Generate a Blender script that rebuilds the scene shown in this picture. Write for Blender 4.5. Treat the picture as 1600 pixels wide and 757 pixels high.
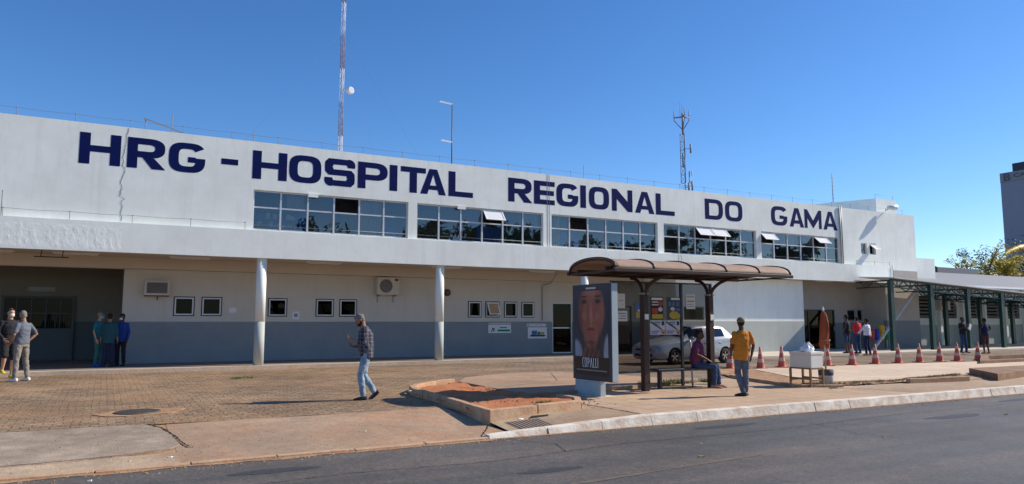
import bpy, bmesh, math, random
from mathutils import Vector, Matrix, noise
random.seed(7)
R = math.radians
for o in list(bpy.data.objects): bpy.data.objects.remove(o)
sc = bpy.context.scene
col = sc.collection
# ------------------------------------------------------------------ camera, world, sun, exposure
F_PX = 1150.0; PITCH = math.atan(124.5 / F_PX); YAW = R(28.85); CAM_H = 1.55
cd = bpy.data.cameras.new('camera'); cam = bpy.data.objects.new('camera', cd); col.objects.link(cam)
cam.location = (0, 0, CAM_H)
cam.rotation_euler = (math.pi / 2 + PITCH, 0, -YAW)
cd.sensor_width = 36; cd.lens = 36 * F_PX / 1600; cd.clip_end = 3000; cd.clip_start = .05
sc.camera = cam
SUN = Vector((2.51, -.53, 1.75)).normalized()
sl = bpy.data.lights.new('sun', 'SUN'); sl.energy = 4.9; sl.angle = R(.5); sl.color = (1, .90, .75)
so = bpy.data.objects.new('sun', sl); col.objects.link(so); so.rotation_euler = SUN.to_track_quat('Z', 'Y').to_euler()
w = bpy.data.worlds.new('World'); sc.world = w; w.use_nodes = True
wn = w.node_tree.nodes; bg = wn['Background']
sky = wn.new('ShaderNodeTexSky'); sky.sky_type = 'NISHITA'; sky.sun_disc = False
sky.sun_elevation = math.asin(SUN.z); sky.sun_rotation = math.atan2(SUN.x, SUN.y)
sky.altitude = 1200; sky.air_density = 1.0; sky.dust_density = .35; sky.ozone_density = 4.3
hs = wn.new('ShaderNodeHueSaturation'); hs.inputs['Saturation'].default_value = 1.2; hs.inputs['Hue'].default_value = .505
w.node_tree.links.new(sky.outputs[0], hs.inputs['Color']); w.node_tree.links.new(hs.outputs[0], bg.inputs[0]); bg.inputs[1].default_value = .131
sc.view_settings.view_transform = 'Standard'; sc.view_settings.look = 'None'
sc.view_settings.exposure = 0.27; sc.view_settings.gamma = 1; sc.view_settings.use_curve_mapping = False
sc.render.engine = 'CYCLES'; sc.cycles.max_bounces = 6; sc.cycles.transparent_max_bounces = 12

# ------------------------------------------------------------------ materials
M = {}
def nodes(m): return m.node_tree.nodes, m.node_tree.links
def mat(name, c, rough=.8, var=.12, scale=2.5, bump=0, bscale=25, metal=0, spec=.4, dirt=None, damt=.4, dscale=1.2, stretch=None, coat=0, trans=0):
    m = bpy.data.materials.new(name); m.use_nodes = True; N, L = nodes(m); b = N['Principled BSDF']
    b.inputs['Roughness'].default_value = rough; b.inputs['Metallic'].default_value = metal
    b.inputs['Specular IOR Level'].default_value = spec; b.inputs['Coat Weight'].default_value = coat
    tc = N.new('ShaderNodeTexCoord'); src = tc.outputs['Object']
    if stretch:
        mp = N.new('ShaderNodeMapping'); mp.inputs['Scale'].default_value = stretch; L.new(src, mp.inputs[0]); src = mp.outputs[0]
    n = N.new('ShaderNodeTexNoise'); n.inputs['Scale'].default_value = scale; n.inputs['Detail'].default_value = 6; n.inputs['Roughness'].default_value = .65
    L.new(src, n.inputs['Vector'])
    mx = N.new('ShaderNodeMix'); mx.data_type = 'RGBA'
    mr = N.new('ShaderNodeMapRange'); mr.inputs['From Min'].default_value = .3; mr.inputs['From Max'].default_value = .7
    L.new(n.outputs[0], mr.inputs[0]); L.new(mr.outputs[0], mx.inputs[0])
    mx.inputs[6].default_value = tuple(x * (1 - var) for x in c) + (1,); mx.inputs[7].default_value = tuple(min(1, x * (1 + var)) for x in c) + (1,)
    out = mx.outputs[2]
    if dirt:
        n2 = N.new('ShaderNodeTexNoise'); n2.inputs['Scale'].default_value = dscale; n2.inputs['Detail'].default_value = 8; n2.inputs['Roughness'].default_value = .7
        L.new(src, n2.inputs['Vector'])
        r2 = N.new('ShaderNodeMapRange'); r2.inputs['From Min'].default_value = .42; r2.inputs['From Max'].default_value = .68; r2.inputs['To Max'].default_value = damt
        L.new(n2.outputs[0], r2.inputs[0]); m2 = N.new('ShaderNodeMix'); m2.data_type = 'RGBA'
        L.new(r2.outputs[0], m2.inputs[0]); L.new(out, m2.inputs[6]); m2.inputs[7].default_value = dirt + (1,); out = m2.outputs[2]
    L.new(out, b.inputs['Base Color'])
    if bump:
        n3 = N.new('ShaderNodeTexNoise'); n3.inputs['Scale'].default_value = bscale; n3.inputs['Detail'].default_value = 5
        L.new(src, n3.inputs['Vector'])
        bp = N.new('ShaderNodeBump'); bp.inputs['Strength'].default_value = bump; bp.inputs['Distance'].default_value = .02
        L.new(n3.outputs[0], bp.inputs['Height']); L.new(bp.outputs[0], b.inputs['Normal'])
    m['out'] = 0
    M[name] = m
    return m
def streaks(name, c, amt=.35):
    """rain streaks and patched paint on an existing wall material"""
    m = M[name]; N, L = nodes(m); b = N['Principled BSDF']; src = b.inputs['Base Color'].links[0].from_socket
    tc = N.new('ShaderNodeTexCoord'); mp = N.new('ShaderNodeMapping'); mp.inputs['Scale'].default_value = (2.6, 2.6, .22); L.new(tc.outputs['Object'], mp.inputs[0])
    n = N.new('ShaderNodeTexNoise'); n.inputs['Scale'].default_value = 1.3; n.inputs['Detail'].default_value = 9; n.inputs['Roughness'].default_value = .75; L.new(mp.outputs[0], n.inputs[0])
    r_ = N.new('ShaderNodeMapRange'); r_.inputs['From Min'].default_value = .5; r_.inputs['From Max'].default_value = .78; r_.inputs['To Max'].default_value = amt; L.new(n.outputs[0], r_.inputs[0])
    mx = N.new('ShaderNodeMix'); mx.data_type = 'RGBA'; L.new(r_.outputs[0], mx.inputs[0]); L.new(src, mx.inputs[6]); mx.inputs[7].default_value = c + (1,)
    n2_ = N.new('ShaderNodeTexVoronoi'); n2_.inputs['Scale'].default_value = .55; L.new(tc.outputs['Object'], n2_.inputs['Vector']); sp = N.new('ShaderNodeSeparateColor'); L.new(n2_.outputs['Color'], sp.inputs[0])
    r2 = N.new('ShaderNodeMapRange'); r2.inputs['To Min'].default_value = .965; r2.inputs['To Max'].default_value = 1.0; L.new(sp.outputs[0], r2.inputs[0])
    v = N.new('ShaderNodeVectorMath'); v.operation = 'SCALE'; L.new(mx.outputs[2], v.inputs[0]); L.new(r2.outputs[0], v.inputs['Scale']); L.new(v.outputs[0], b.inputs['Base Color'])
def speckle(name, sc_=60, lo=.8, hi=1.15):
    m = M[name]; N, L = nodes(m); b = N['Principled BSDF']; src = b.inputs['Base Color'].links[0].from_socket
    tc = N.new('ShaderNodeTexCoord'); f = None
    for s_, a, c in ((sc_, lo, hi), (sc_ / 9, .9, 1.08), (.35, .88, 1.08)):
        n = N.new('ShaderNodeTexNoise'); n.inputs['Scale'].default_value = s_; n.inputs['Detail'].default_value = 4; L.new(tc.outputs['Object'], n.inputs[0])
        r_ = N.new('ShaderNodeMapRange'); r_.inputs['From Min'].default_value = .3; r_.inputs['From Max'].default_value = .7; r_.inputs['To Min'].default_value = a; r_.inputs['To Max'].default_value = c; L.new(n.outputs[0], r_.inputs[0])
        v = N.new('ShaderNodeVectorMath'); v.operation = 'SCALE'; L.new(src, v.inputs[0]); L.new(r_.outputs[0], v.inputs['Scale']); src = v.outputs[0]
    L.new(src, b.inputs['Base Color'])
def glass(name, tint, refl=1.0, rough=.01, ior=1.75):
    m = bpy.data.materials.new(name); m.use_nodes = True; N, L = nodes(m); N.remove(N['Principled BSDF'])
    t = N.new('ShaderNodeBsdfTransparent'); t.inputs[0].default_value = tint + (1,)
    g = N.new('ShaderNodeBsdfGlossy'); g.inputs['Roughness'].default_value = rough; g.inputs[0].default_value = (refl, refl, refl, 1)
    fr = N.new('ShaderNodeFresnel'); fr.inputs[0].default_value = ior
    tc = N.new('ShaderNodeTexCoord'); no = N.new('ShaderNodeTexNoise'); no.inputs['Scale'].default_value = 1.1
    bp = N.new('ShaderNodeBump'); bp.inputs['Strength'].default_value = .06; bp.inputs['Distance'].default_value = .05
    L.new(tc.outputs['Object'], no.inputs['Vector']); L.new(no.outputs[0], bp.inputs['Height']); L.new(bp.outputs[0], g.inputs['Normal'])
    mx = N.new('ShaderNodeMixShader'); L.new(fr.outputs[0], mx.inputs[0]); L.new(t.outputs[0], mx.inputs[1]); L.new(g.outputs[0], mx.inputs[2])
    L.new(mx.outputs[0], N['Material Output'].inputs[0]); M[name] = m; return m

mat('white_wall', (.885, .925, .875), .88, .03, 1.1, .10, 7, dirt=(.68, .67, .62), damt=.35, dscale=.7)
mat('peeling', (.885, .925, .875), .88, .04, 1.1, .35, 9, dirt=(.62, .61, .57), damt=.4, dscale=2.2)
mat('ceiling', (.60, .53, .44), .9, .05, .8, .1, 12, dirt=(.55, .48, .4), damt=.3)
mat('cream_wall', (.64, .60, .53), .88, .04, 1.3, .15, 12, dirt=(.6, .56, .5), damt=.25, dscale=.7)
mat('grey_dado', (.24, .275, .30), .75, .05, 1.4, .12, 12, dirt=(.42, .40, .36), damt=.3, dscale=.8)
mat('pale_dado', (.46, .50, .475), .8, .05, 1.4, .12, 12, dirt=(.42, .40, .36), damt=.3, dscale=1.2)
mat('navy_paint', (.003, .010, .085), .8, .12, 3, spec=.1)
mat('black', (.012, .012, .013), .6, .1)
mat('dark_gap', (.03, .028, .025), .9, .1)
mat('aluminium', (.62, .63, .64), .4, .06, 4, metal=.35)
mat('white_metal', (.78, .79, .80), .4, .04)
mat('grey_metal', (.30, .32, .34), .45, .08, metal=.4)
mat('grill_metal', (.16, .15, .14), .6, .15)
mat('dark_metal', (.04, .043, .05), .45, .15, metal=.3)
mat('green_steel', (.010, .042, .038), .42, .18, 5)
mat('brown_steel', (.045, .022, .016), .45, .2, 5)
mat('vault_sheet', (.36, .24, .175), .75, .1, 4, dirt=(.22, .13, .09), damt=.5, dscale=3)
mat('panel_blue', (.05, .18, .60), .6, .1)
mat('panel_dark', (.07, .055, .04), .8, .1)
mat('interior', (.62, .65, .70), .9, .05)
mat('interior_floor', (.2, .2, .2), .9, .05)
mat('paper', (.78, .78, .78), .8, .03); mat('paper_yellow', (.5, .38, .07), .8, .05); mat('paper_red', (.4, .08, .05), .8, .05)
mat('paper_blue', (.10, .18, .36), .8, .05); mat('paper_green', (.06, .22, .1), .8, .05); mat('ink', (.03, .035, .06), .7, .05); mat('paper_lilac', (.62, .58, .68), .8, .05)
mat('panel_steel', (.40, .47, .50), .4, .06, 4); mat('panel_frame', (.045, .055, .075), .35, .1)
mat('concrete', (.46, .345, .235), .92, .1, 1.6, .3, 40, dirt=(.38, .20, .11), damt=.55, dscale=.55)
mat('slab_concrete', (.40, .285, .195), .92, .08, 1.2, .25, 40, dirt=(.44, .22, .115), damt=.75, dscale=.6)
mat('plaza_concrete', (.66, .52, .385), .92, .06, 1.2, .2, 40, dirt=(.48, .32, .2), damt=.4, dscale=.5)
mat('apron_concrete', (.37, .295, .225), .92, .18, 2.5, .4, 50, dirt=(.22, .165, .12), damt=.7, dscale=1.8)
mat('kerb_paint', (.76, .70, .61), .85, .08, 3, .5, 24, dirt=(.45, .30, .2), damt=.8, dscale=3.6)
mat('kerb_raw', (.52, .36, .235), .9, .1, 3, .4, 20, dirt=(.45, .2, .09), damt=.7, dscale=2.5)
mat('kerb_brown', (.25, .145, .09), .9, .12, 3, .4, 20, dirt=(.42, .27, .17), damt=.6, dscale=1.5)
mat('red_soil', (.42, .145, .055), .95, .2, 3, 1.0, 12, dirt=(.55, .26, .12), damt=.6, dscale=2)
mat('brown_soil', (.36, .19, .10), .95, .25, 3, 1.0, 14, dirt=(.42, .33, .18), damt=.6, dscale=3)
mat('earth', (.2, .12, .07), .95, .2)
mat('grass_blade', (.11, .17, .03), .8, .35, 6); mat('dry_grass', (.34, .28, .12), .85, .25, 6)
mat('rubber', (.02, .02, .02), .8, .2)
mat('car_paint', (.48, .50, .52), .3, .03, metal=.3, coat=.6)
mat('chrome', (.75, .75, .76), .18, .05, metal=1); mat('lamp_amber', (.8, .45, .15), .2, .1); mat('lamp_red', (.35, .02, .02), .3, .1)
mat('cone_orange', (.54, .10, .055), .55, .12, 5, dirt=(.35, .1, .06), damt=.4, dscale=7); mat('cone_white', (.52, .40, .34), .6, .06)
mat('styrofoam', (.80, .78, .72), .8, .04, 5, .1, 60, dirt=(.62, .55, .45), damt=.3, dscale=4); mat('wood', (.28, .17, .09), .8, .25, 8)
mat('plastic_bag', (.82, .83, .85), .35, .04); mat('umbrella_cloth', (.36, .085, .035), .8, .18, 6, dirt=(.3, .06, .03), damt=.5, dscale=5)
mat('pole_wood', (.55, .42, .35), .7, .1); mat('bucket', (.45, .45, .47), .85, .2, 9, .4, 25); mat('bucket_dark', (.06, .06, .07), .8, .3, 20)
mat('skin_light', (.48, .27, .18), .6, .06); mat('skin_mid', (.30, .155, .09), .6, .06); mat('skin_dark', (.10, .045, .026), .55, .06)
mat('hair_black', (.012, .01, .009), .8, .3, 20); mat('hair_grey', (.17, .16, .155), .85, .35, 25); mat('hair_brown', (.05, .03, .02), .8, .3, 20)
mat('cloth_black', (.018, .018, .022), .9, .2); mat('cloth_greyblue', (.12, .135, .175), .9, .1); mat('cloth_khaki', (.22, .20, .175), .9, .1)
mat('cloth_teal', (.02, .18, .23), .9, .1); mat('cloth_green', (.015, .075, .09), .9, .1); mat('cloth_navy', (.012, .02, .06), .9, .15)
mat('cloth_blue', (.015, .05, .26), .9, .1); mat('cloth_mint', (.04, .15, .15), .9, .1)
mat('jeans_light', (.19, .27, .36), .9, .25, 7, dirt=(.45, .53, .60), damt=.7, dscale=5); mat('jeans_dark', (.035, .065, .14), .9, .25, 7); mat('jeans_grey', (.085, .10, .13), .9, .25, 7, dirt=(.2, .23, .28), damt=.5, dscale=5)
mat('cloth_purple', (.15, .035, .10), .9, .12); mat('cloth_orange', (.56, .19, .02), .9, .1); mat('cap_olive', (.22, .16, .08), .9, .15)
mat('cloth_red', (.62, .03, .045), .9, .1); mat('cloth_white', (.74, .72, .74), .9, .05); mat('cloth_maroon', (.09, .035, .035), .9, .2)
mat('shoe_white', (.72, .72, .70), .7, .05); mat('shoe_black', (.02, .02, .022), .6, .1); mat('shoe_yellow', (.6, .55, .03), .6, .1); mat('sandal', (.4, .25, .18), .7, .1)
mat('mask_white', (.78, .78, .8), .8, .03); mat('mask_teal', (.1, .4, .42), .8, .03)
mat('trunk', (.13, .095, .07), .95, .25, 6, .5, 20)
mat('bin_red', (.5, .04, .02), .5, .08); mat('bin_blue', (.01, .06, .42), .5, .08); mat('bin_yellow', (.62, .36, .01), .5, .08); mat('bin_green', (.0, .2, .07), .5, .08)
mat('mast_red', (.24, .165, .175), .6, .15); mat('mast_white', (.58, .58, .62), .6, .1); mat('mast_grey', (.20, .22, .26), .6, .1)
mat('tower_wall', (.27, .31, .38), .8, .04, .1); mat('tower_sign', (.10, .12, .16), .7, .1); mat('tower_dark', (.045, .05, .065), .6, .1)
mat('roof_sheet', (.24, .245, .25), .6, .06, 1.2, stretch=(6, .3, 1), dirt=(.3, .3, .3), damt=.4); mat('roof_white', (.72, .73, .74), .6, .04)
mat('louvre', (.28, .29, .29), .6, .1); mat('yellow_shell', (.75, .50, .04), .5, .08)
mat('rust', (.22, .09, .04), .9, .3, 12); mat('iron_dusty', (.24, .18, .14), .9, .2, 12); mat('iron_lid', (.09, .08, .07), .7, .3, 8, .5, 30)
glass('window_glass', (.80, .82, .84), ior=2.15); glass('smoked_glass', (.32, .31, .31), .35, ior=1.3); glass('car_glass', (.12, .16, .16)); glass('dark_glass', (.10, .11, .13), .55, ior=1.3)
mat('shade_tinted_cream', (.42, .385, .345), .9, .06, dirt=(.36, .31, .26), damt=.4); mat('shade_tinted_dado', (.19, .21, .225), .85, .06, dirt=(.24, .22, .19), damt=.4)  # darker cream and dado copies: recess and end wall shade put into the colour
mat('grille_dark', (.10, .105, .11), .6, .1)
mat('shade_dimmed_wall', (.26, .24, .20), .9, .05); mat('shade_dimmed_dado', (.12, .14, .15), .9, .05); mat('shade_floor', (.22, .19, .17), .9, .1)  # alcove walls and portico floor darkened, shade put into their base colour

def leafmat(name, c, c2):
    m = mat(name, c, .6, .3, 1.5); N, L = nodes(m); b = N['Principled BSDF']
    g = N.new('ShaderNodeNewGeometry'); mx = N.new('ShaderNodeMix'); mx.data_type = 'RGBA'
    L.new(g.outputs['Random Per Island'], mx.inputs[0]); mx.inputs[6].default_value = c + (1,); mx.inputs[7].default_value = c2 + (1,)
    L.new(mx.outputs[2], b.inputs['Base Color'])
    t = N.new('ShaderNodeBsdfTranslucent'); L.new(mx.outputs[2], t.inputs[0]); ms = N.new('ShaderNodeMixShader'); ms.inputs[0].default_value = .3
    L.new(b.outputs[0], ms.inputs[1]); L.new(t.outputs[0], ms.inputs[2]); L.new(ms.outputs[0], N['Material Output'].inputs[0])
leafmat('leaf_green', (.04, .085, .02), (.10, .13, .03)); leafmat('leaf_yellow', (.22, .25, .025), (.70, .52, .04)); leafmat('leaf_dark', (.02, .05, .022), (.05, .09, .03))

def ramp_x(N, L, x0, x1):
    g = N.new('ShaderNodeNewGeometry'); s = N.new('ShaderNodeSeparateXYZ'); L.new(g.outputs['Position'], s.inputs[0])
    r = N.new('ShaderNodeMapRange'); r.inputs['From Min'].default_value = x0; r.inputs['From Max'].default_value = x1
    L.new(s.outputs[0], r.inputs[0]); return r
def paver():
    m = bpy.data.materials.new('pavers'); m.use_nodes = True; N, L = nodes(m); b = N['Principled BSDF']; b.inputs['Roughness'].default_value = .93; b.inputs['Specular IOR Level'].default_value = .2
    tc = N.new('ShaderNodeTexCoord'); mp = N.new('ShaderNodeMapping'); L.new(tc.outputs['Object'], mp.inputs[0])
    nz = N.new('ShaderNodeTexNoise'); nz.inputs['Scale'].default_value = 1.3; L.new(tc.outputs['Object'], nz.inputs[0])
    ad = N.new('ShaderNodeMix'); ad.data_type = 'RGBA'; ad.blend_type = 'LINEAR_LIGHT'; ad.inputs[0].default_value = .05
    L.new(mp.outputs[0], ad.inputs[6]); L.new(nz.outputs[1], ad.inputs[7])
    br = N.new('ShaderNodeTexBrick'); L.new(ad.outputs[2], br.inputs[0]); br.inputs['Scale'].default_value = 1
    br.inputs['Brick Width'].default_value = .25; br.inputs['Row Height'].default_value = .20; br.inputs['Mortar Size'].default_value = .012; br.inputs['Mortar Smooth'].default_value = .5; br.inputs['Bias'].default_value = -.2
    br.inputs['Color1'].default_value = (.235, .165, .11, 1); br.inputs['Color2'].default_value = (.36, .265, .175, 1); br.inputs['Mortar'].default_value = (.165, .105, .065, 1)
    # grey towards the car park, red dust in patches
    r = ramp_x(N, L, 7, 15)
    g2 = N.new('ShaderNodeTexBrick'); L.new(ad.outputs[2], g2.inputs[0]); g2.inputs['Scale'].default_value = 1
    g2.inputs['Brick Width'].default_value = .27; g2.inputs['Row Height'].default_value = .235; g2.inputs['Mortar Size'].default_value = .02
    g2.inputs['Color1'].default_value = (.19, .16, .13, 1); g2.inputs['Color2'].default_value = (.26, .22, .18, 1); g2.inputs['Mortar'].default_value = (.14, .11, .085, 1)
    mx = N.new('ShaderNodeMix'); mx.data_type = 'RGBA'; L.new(r.outputs[0], mx.inputs[0]); L.new(br.outputs[0], mx.inputs[6]); L.new(g2.outputs[0], mx.inputs[7])
    n = N.new('ShaderNodeTexNoise'); n.inputs['Scale'].default_value = .45; n.inputs['Detail'].default_value = 9; n.inputs['Roughness'].default_value = .7; L.new(tc.outputs['Object'], n.inputs[0])
    mr = N.new('ShaderNodeMapRange'); mr.inputs['From Min'].default_value = .42; mr.inputs['From Max'].default_value = .68; mr.inputs['To Max'].default_value = .75; L.new(n.outputs[0], mr.inputs[0])
    m2 = N.new('ShaderNodeMix'); m2.data_type = 'RGBA'; L.new(mr.outputs[0], m2.inputs[0]); L.new(mx.outputs[2], m2.inputs[6]); m2.inputs[7].default_value = (.44, .27, .15, 1)
    L.new(m2.outputs[2], b.inputs['Base Color'])
    n4 = N.new('ShaderNodeTexNoise'); n4.inputs['Scale'].default_value = 14; n4.inputs['Detail'].default_value = 6; L.new(tc.outputs['Object'], n4.inputs[0])
    sb = N.new('ShaderNodeMath'); sb.operation = 'SUBTRACT'; L.new(n4.outputs[0], sb.inputs[0]); L.new(br.outputs['Fac'], sb.inputs[1])
    bp = N.new('ShaderNodeBump'); bp.inputs['Strength'].default_value = .9; bp.inputs['Distance'].default_value = .03
    L.new(sb.outputs[0], bp.inputs['Height']); L.new(bp.outputs[0], b.inputs['Normal'])
    M['pavers'] = m
def tiles():
    m = bpy.data.materials.new('sidewalk_tiles'); m.use_nodes = True; N, L = nodes(m); b = N['Principled BSDF']; b.inputs['Roughness'].default_value = .92
    tc = N.new('ShaderNodeTexCoord')
    br = N.new('ShaderNodeTexBrick'); L.new(tc.outputs['Object'], br.inputs[0]); br.offset = 0; br.inputs['Scale'].default_value = 1
    br.inputs['Brick Width'].default_value = .5; br.inputs['Row Height'].default_value = .5; br.inputs['Mortar Size'].default_value = .009
    br.inputs['Color1'].default_value = (.47, .335, .22, 1); br.inputs['Color2'].default_value = (.53, .385, .265, 1); br.inputs['Mortar'].default_value = (.25, .13, .07, 1)
    n = N.new('ShaderNodeTexNoise'); n.inputs['Scale'].default_value = .9; n.inputs['Detail'].default_value = 9; n.inputs['Roughness'].default_value = .7; L.new(tc.outputs['Object'], n.inputs[0])
    mr = N.new('ShaderNodeMapRange'); mr.inputs['From Min'].default_value = .4; mr.inputs['From Max'].default_value = .7; mr.inputs['To Max'].default_value = .6; L.new(n.outputs[0], mr.inputs[0])
    m2 = N.new('ShaderNodeMix'); m2.data_type = 'RGBA'; L.new(mr.outputs[0], m2.inputs[0]); L.new(br.outputs[0], m2.inputs[6]); m2.inputs[7].default_value = (.43, .27, .165, 1)
    L.new(m2.outputs[2], b.inputs['Base Color'])
    bp = N.new('ShaderNodeBump'); bp.inputs['Strength'].default_value = .5; bp.inputs['Distance'].default_value = .01; bp.invert = True
    L.new(br.outputs['Fac'], bp.inputs['Height']); L.new(bp.outputs[0], b.inputs['Normal']); M['sidewalk_tiles'] = m
def asphalt():
    m = bpy.data.materials.new('asphalt'); m.use_nodes = True; N, L = nodes(m); b = N['Principled BSDF']; b.inputs['Roughness'].default_value = .62; b.inputs['Specular IOR Level'].default_value = .45
    tc = N.new('ShaderNodeTexCoord'); mp = N.new('ShaderNodeMapping'); mp.inputs['Scale'].default_value = (.14, 1.5, 1); L.new(tc.outputs['Object'], mp.inputs[0])
    n = N.new('ShaderNodeTexNoise'); n.inputs['Scale'].default_value = 1.1; n.inputs['Detail'].default_value = 8; L.new(mp.outputs[0], n.inputs[0])
    cr = N.new('ShaderNodeValToRGB'); e = cr.color_ramp.elements; e[0].position = .32; e[0].color = (.074, .077, .076, 1); e[1].position = .70; e[1].color = (.155, .128, .105, 1); L.new(n.outputs[0], cr.inputs[0])
    n2 = N.new('ShaderNodeTexNoise'); n2.inputs['Scale'].default_value = 70; n2.inputs['Detail'].default_value = 3; L.new(tc.outputs['Object'], n2.inputs[0])
    mr = N.new('ShaderNodeMapRange'); mr.inputs['From Min'].default_value = .3; mr.inputs['From Max'].default_value = .7; mr.inputs['To Min'].default_value = .72; mr.inputs['To Max'].default_value = 1.28; L.new(n2.outputs[0], mr.inputs[0])
    mx = N.new('ShaderNodeVectorMath'); mx.operation = 'SCALE'; L.new(cr.outputs[0], mx.inputs[0]); L.new(mr.outputs[0], mx.inputs['Scale']); L.new(mx.outputs[0], b.inputs['Base Color'])
    bp = N.new('ShaderNodeBump'); bp.inputs['Strength'].default_value = .5; bp.inputs['Distance'].default_value = .008; L.new(n2.outputs[0], bp.inputs['Height']); L.new(bp.outputs[0], b.inputs['Normal']); M['asphalt'] = m
def plaid():
    m = bpy.data.materials.new('plaid'); m.use_nodes = True; N, L = nodes(m); b = N['Principled BSDF']; b.inputs['Roughness'].default_value = .9
    tc = N.new('ShaderNodeTexCoord'); out = None
    for ax in ('X', 'Y', 'Z'):
        wv = N.new('ShaderNodeTexWave'); wv.bands_direction = ax; wv.inputs['Scale'].default_value = 4.2; wv.inputs['Distortion'].default_value = .6; L.new(tc.outputs['Object'], wv.inputs[0])
        r = N.new('ShaderNodeMapRange'); r.inputs['From Min'].default_value = .82; r.inputs['From Max'].default_value = .95; L.new(wv.outputs['Fac'], r.inputs[0])
        if out is None: out = r.outputs[0]
        else:
            a = N.new('ShaderNodeMath'); a.operation = 'MAXIMUM'; L.new(out, a.inputs[0]); L.new(r.outputs[0], a.inputs[1]); out = a.outputs[0]
    mx = N.new('ShaderNodeMix'); mx.data_type = 'RGBA'; L.new(out, mx.inputs[0]); mx.inputs[6].default_value = (.022, .022, .036, 1); mx.inputs[7].default_value = (.12, .118, .15, 1)
    L.new(mx.outputs[2], b.inputs['Base Color']); M['plaid'] = m
paver(); tiles(); asphalt(); plaid()
streaks('white_wall', (.60, .59, .55), .42); streaks('cream_wall', (.50, .44, .36), .4); streaks('grey_dado', (.30, .28, .25), .5); streaks('pale_dado', (.36, .34, .30), .45)
for q in ('slab_concrete', 'concrete', 'plaza_concrete', 'apron_concrete', 'kerb_raw', 'sidewalk_tiles', 'asphalt', 'pavers', 'kerb_brown'): speckle(q)
speckle('asphalt', 22, .72, 1.22); speckle('pavers', 9, .85, 1.12); speckle('slab_concrete', 14, .9, 1.08); speckle('concrete', 14, .88, 1.1)

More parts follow.
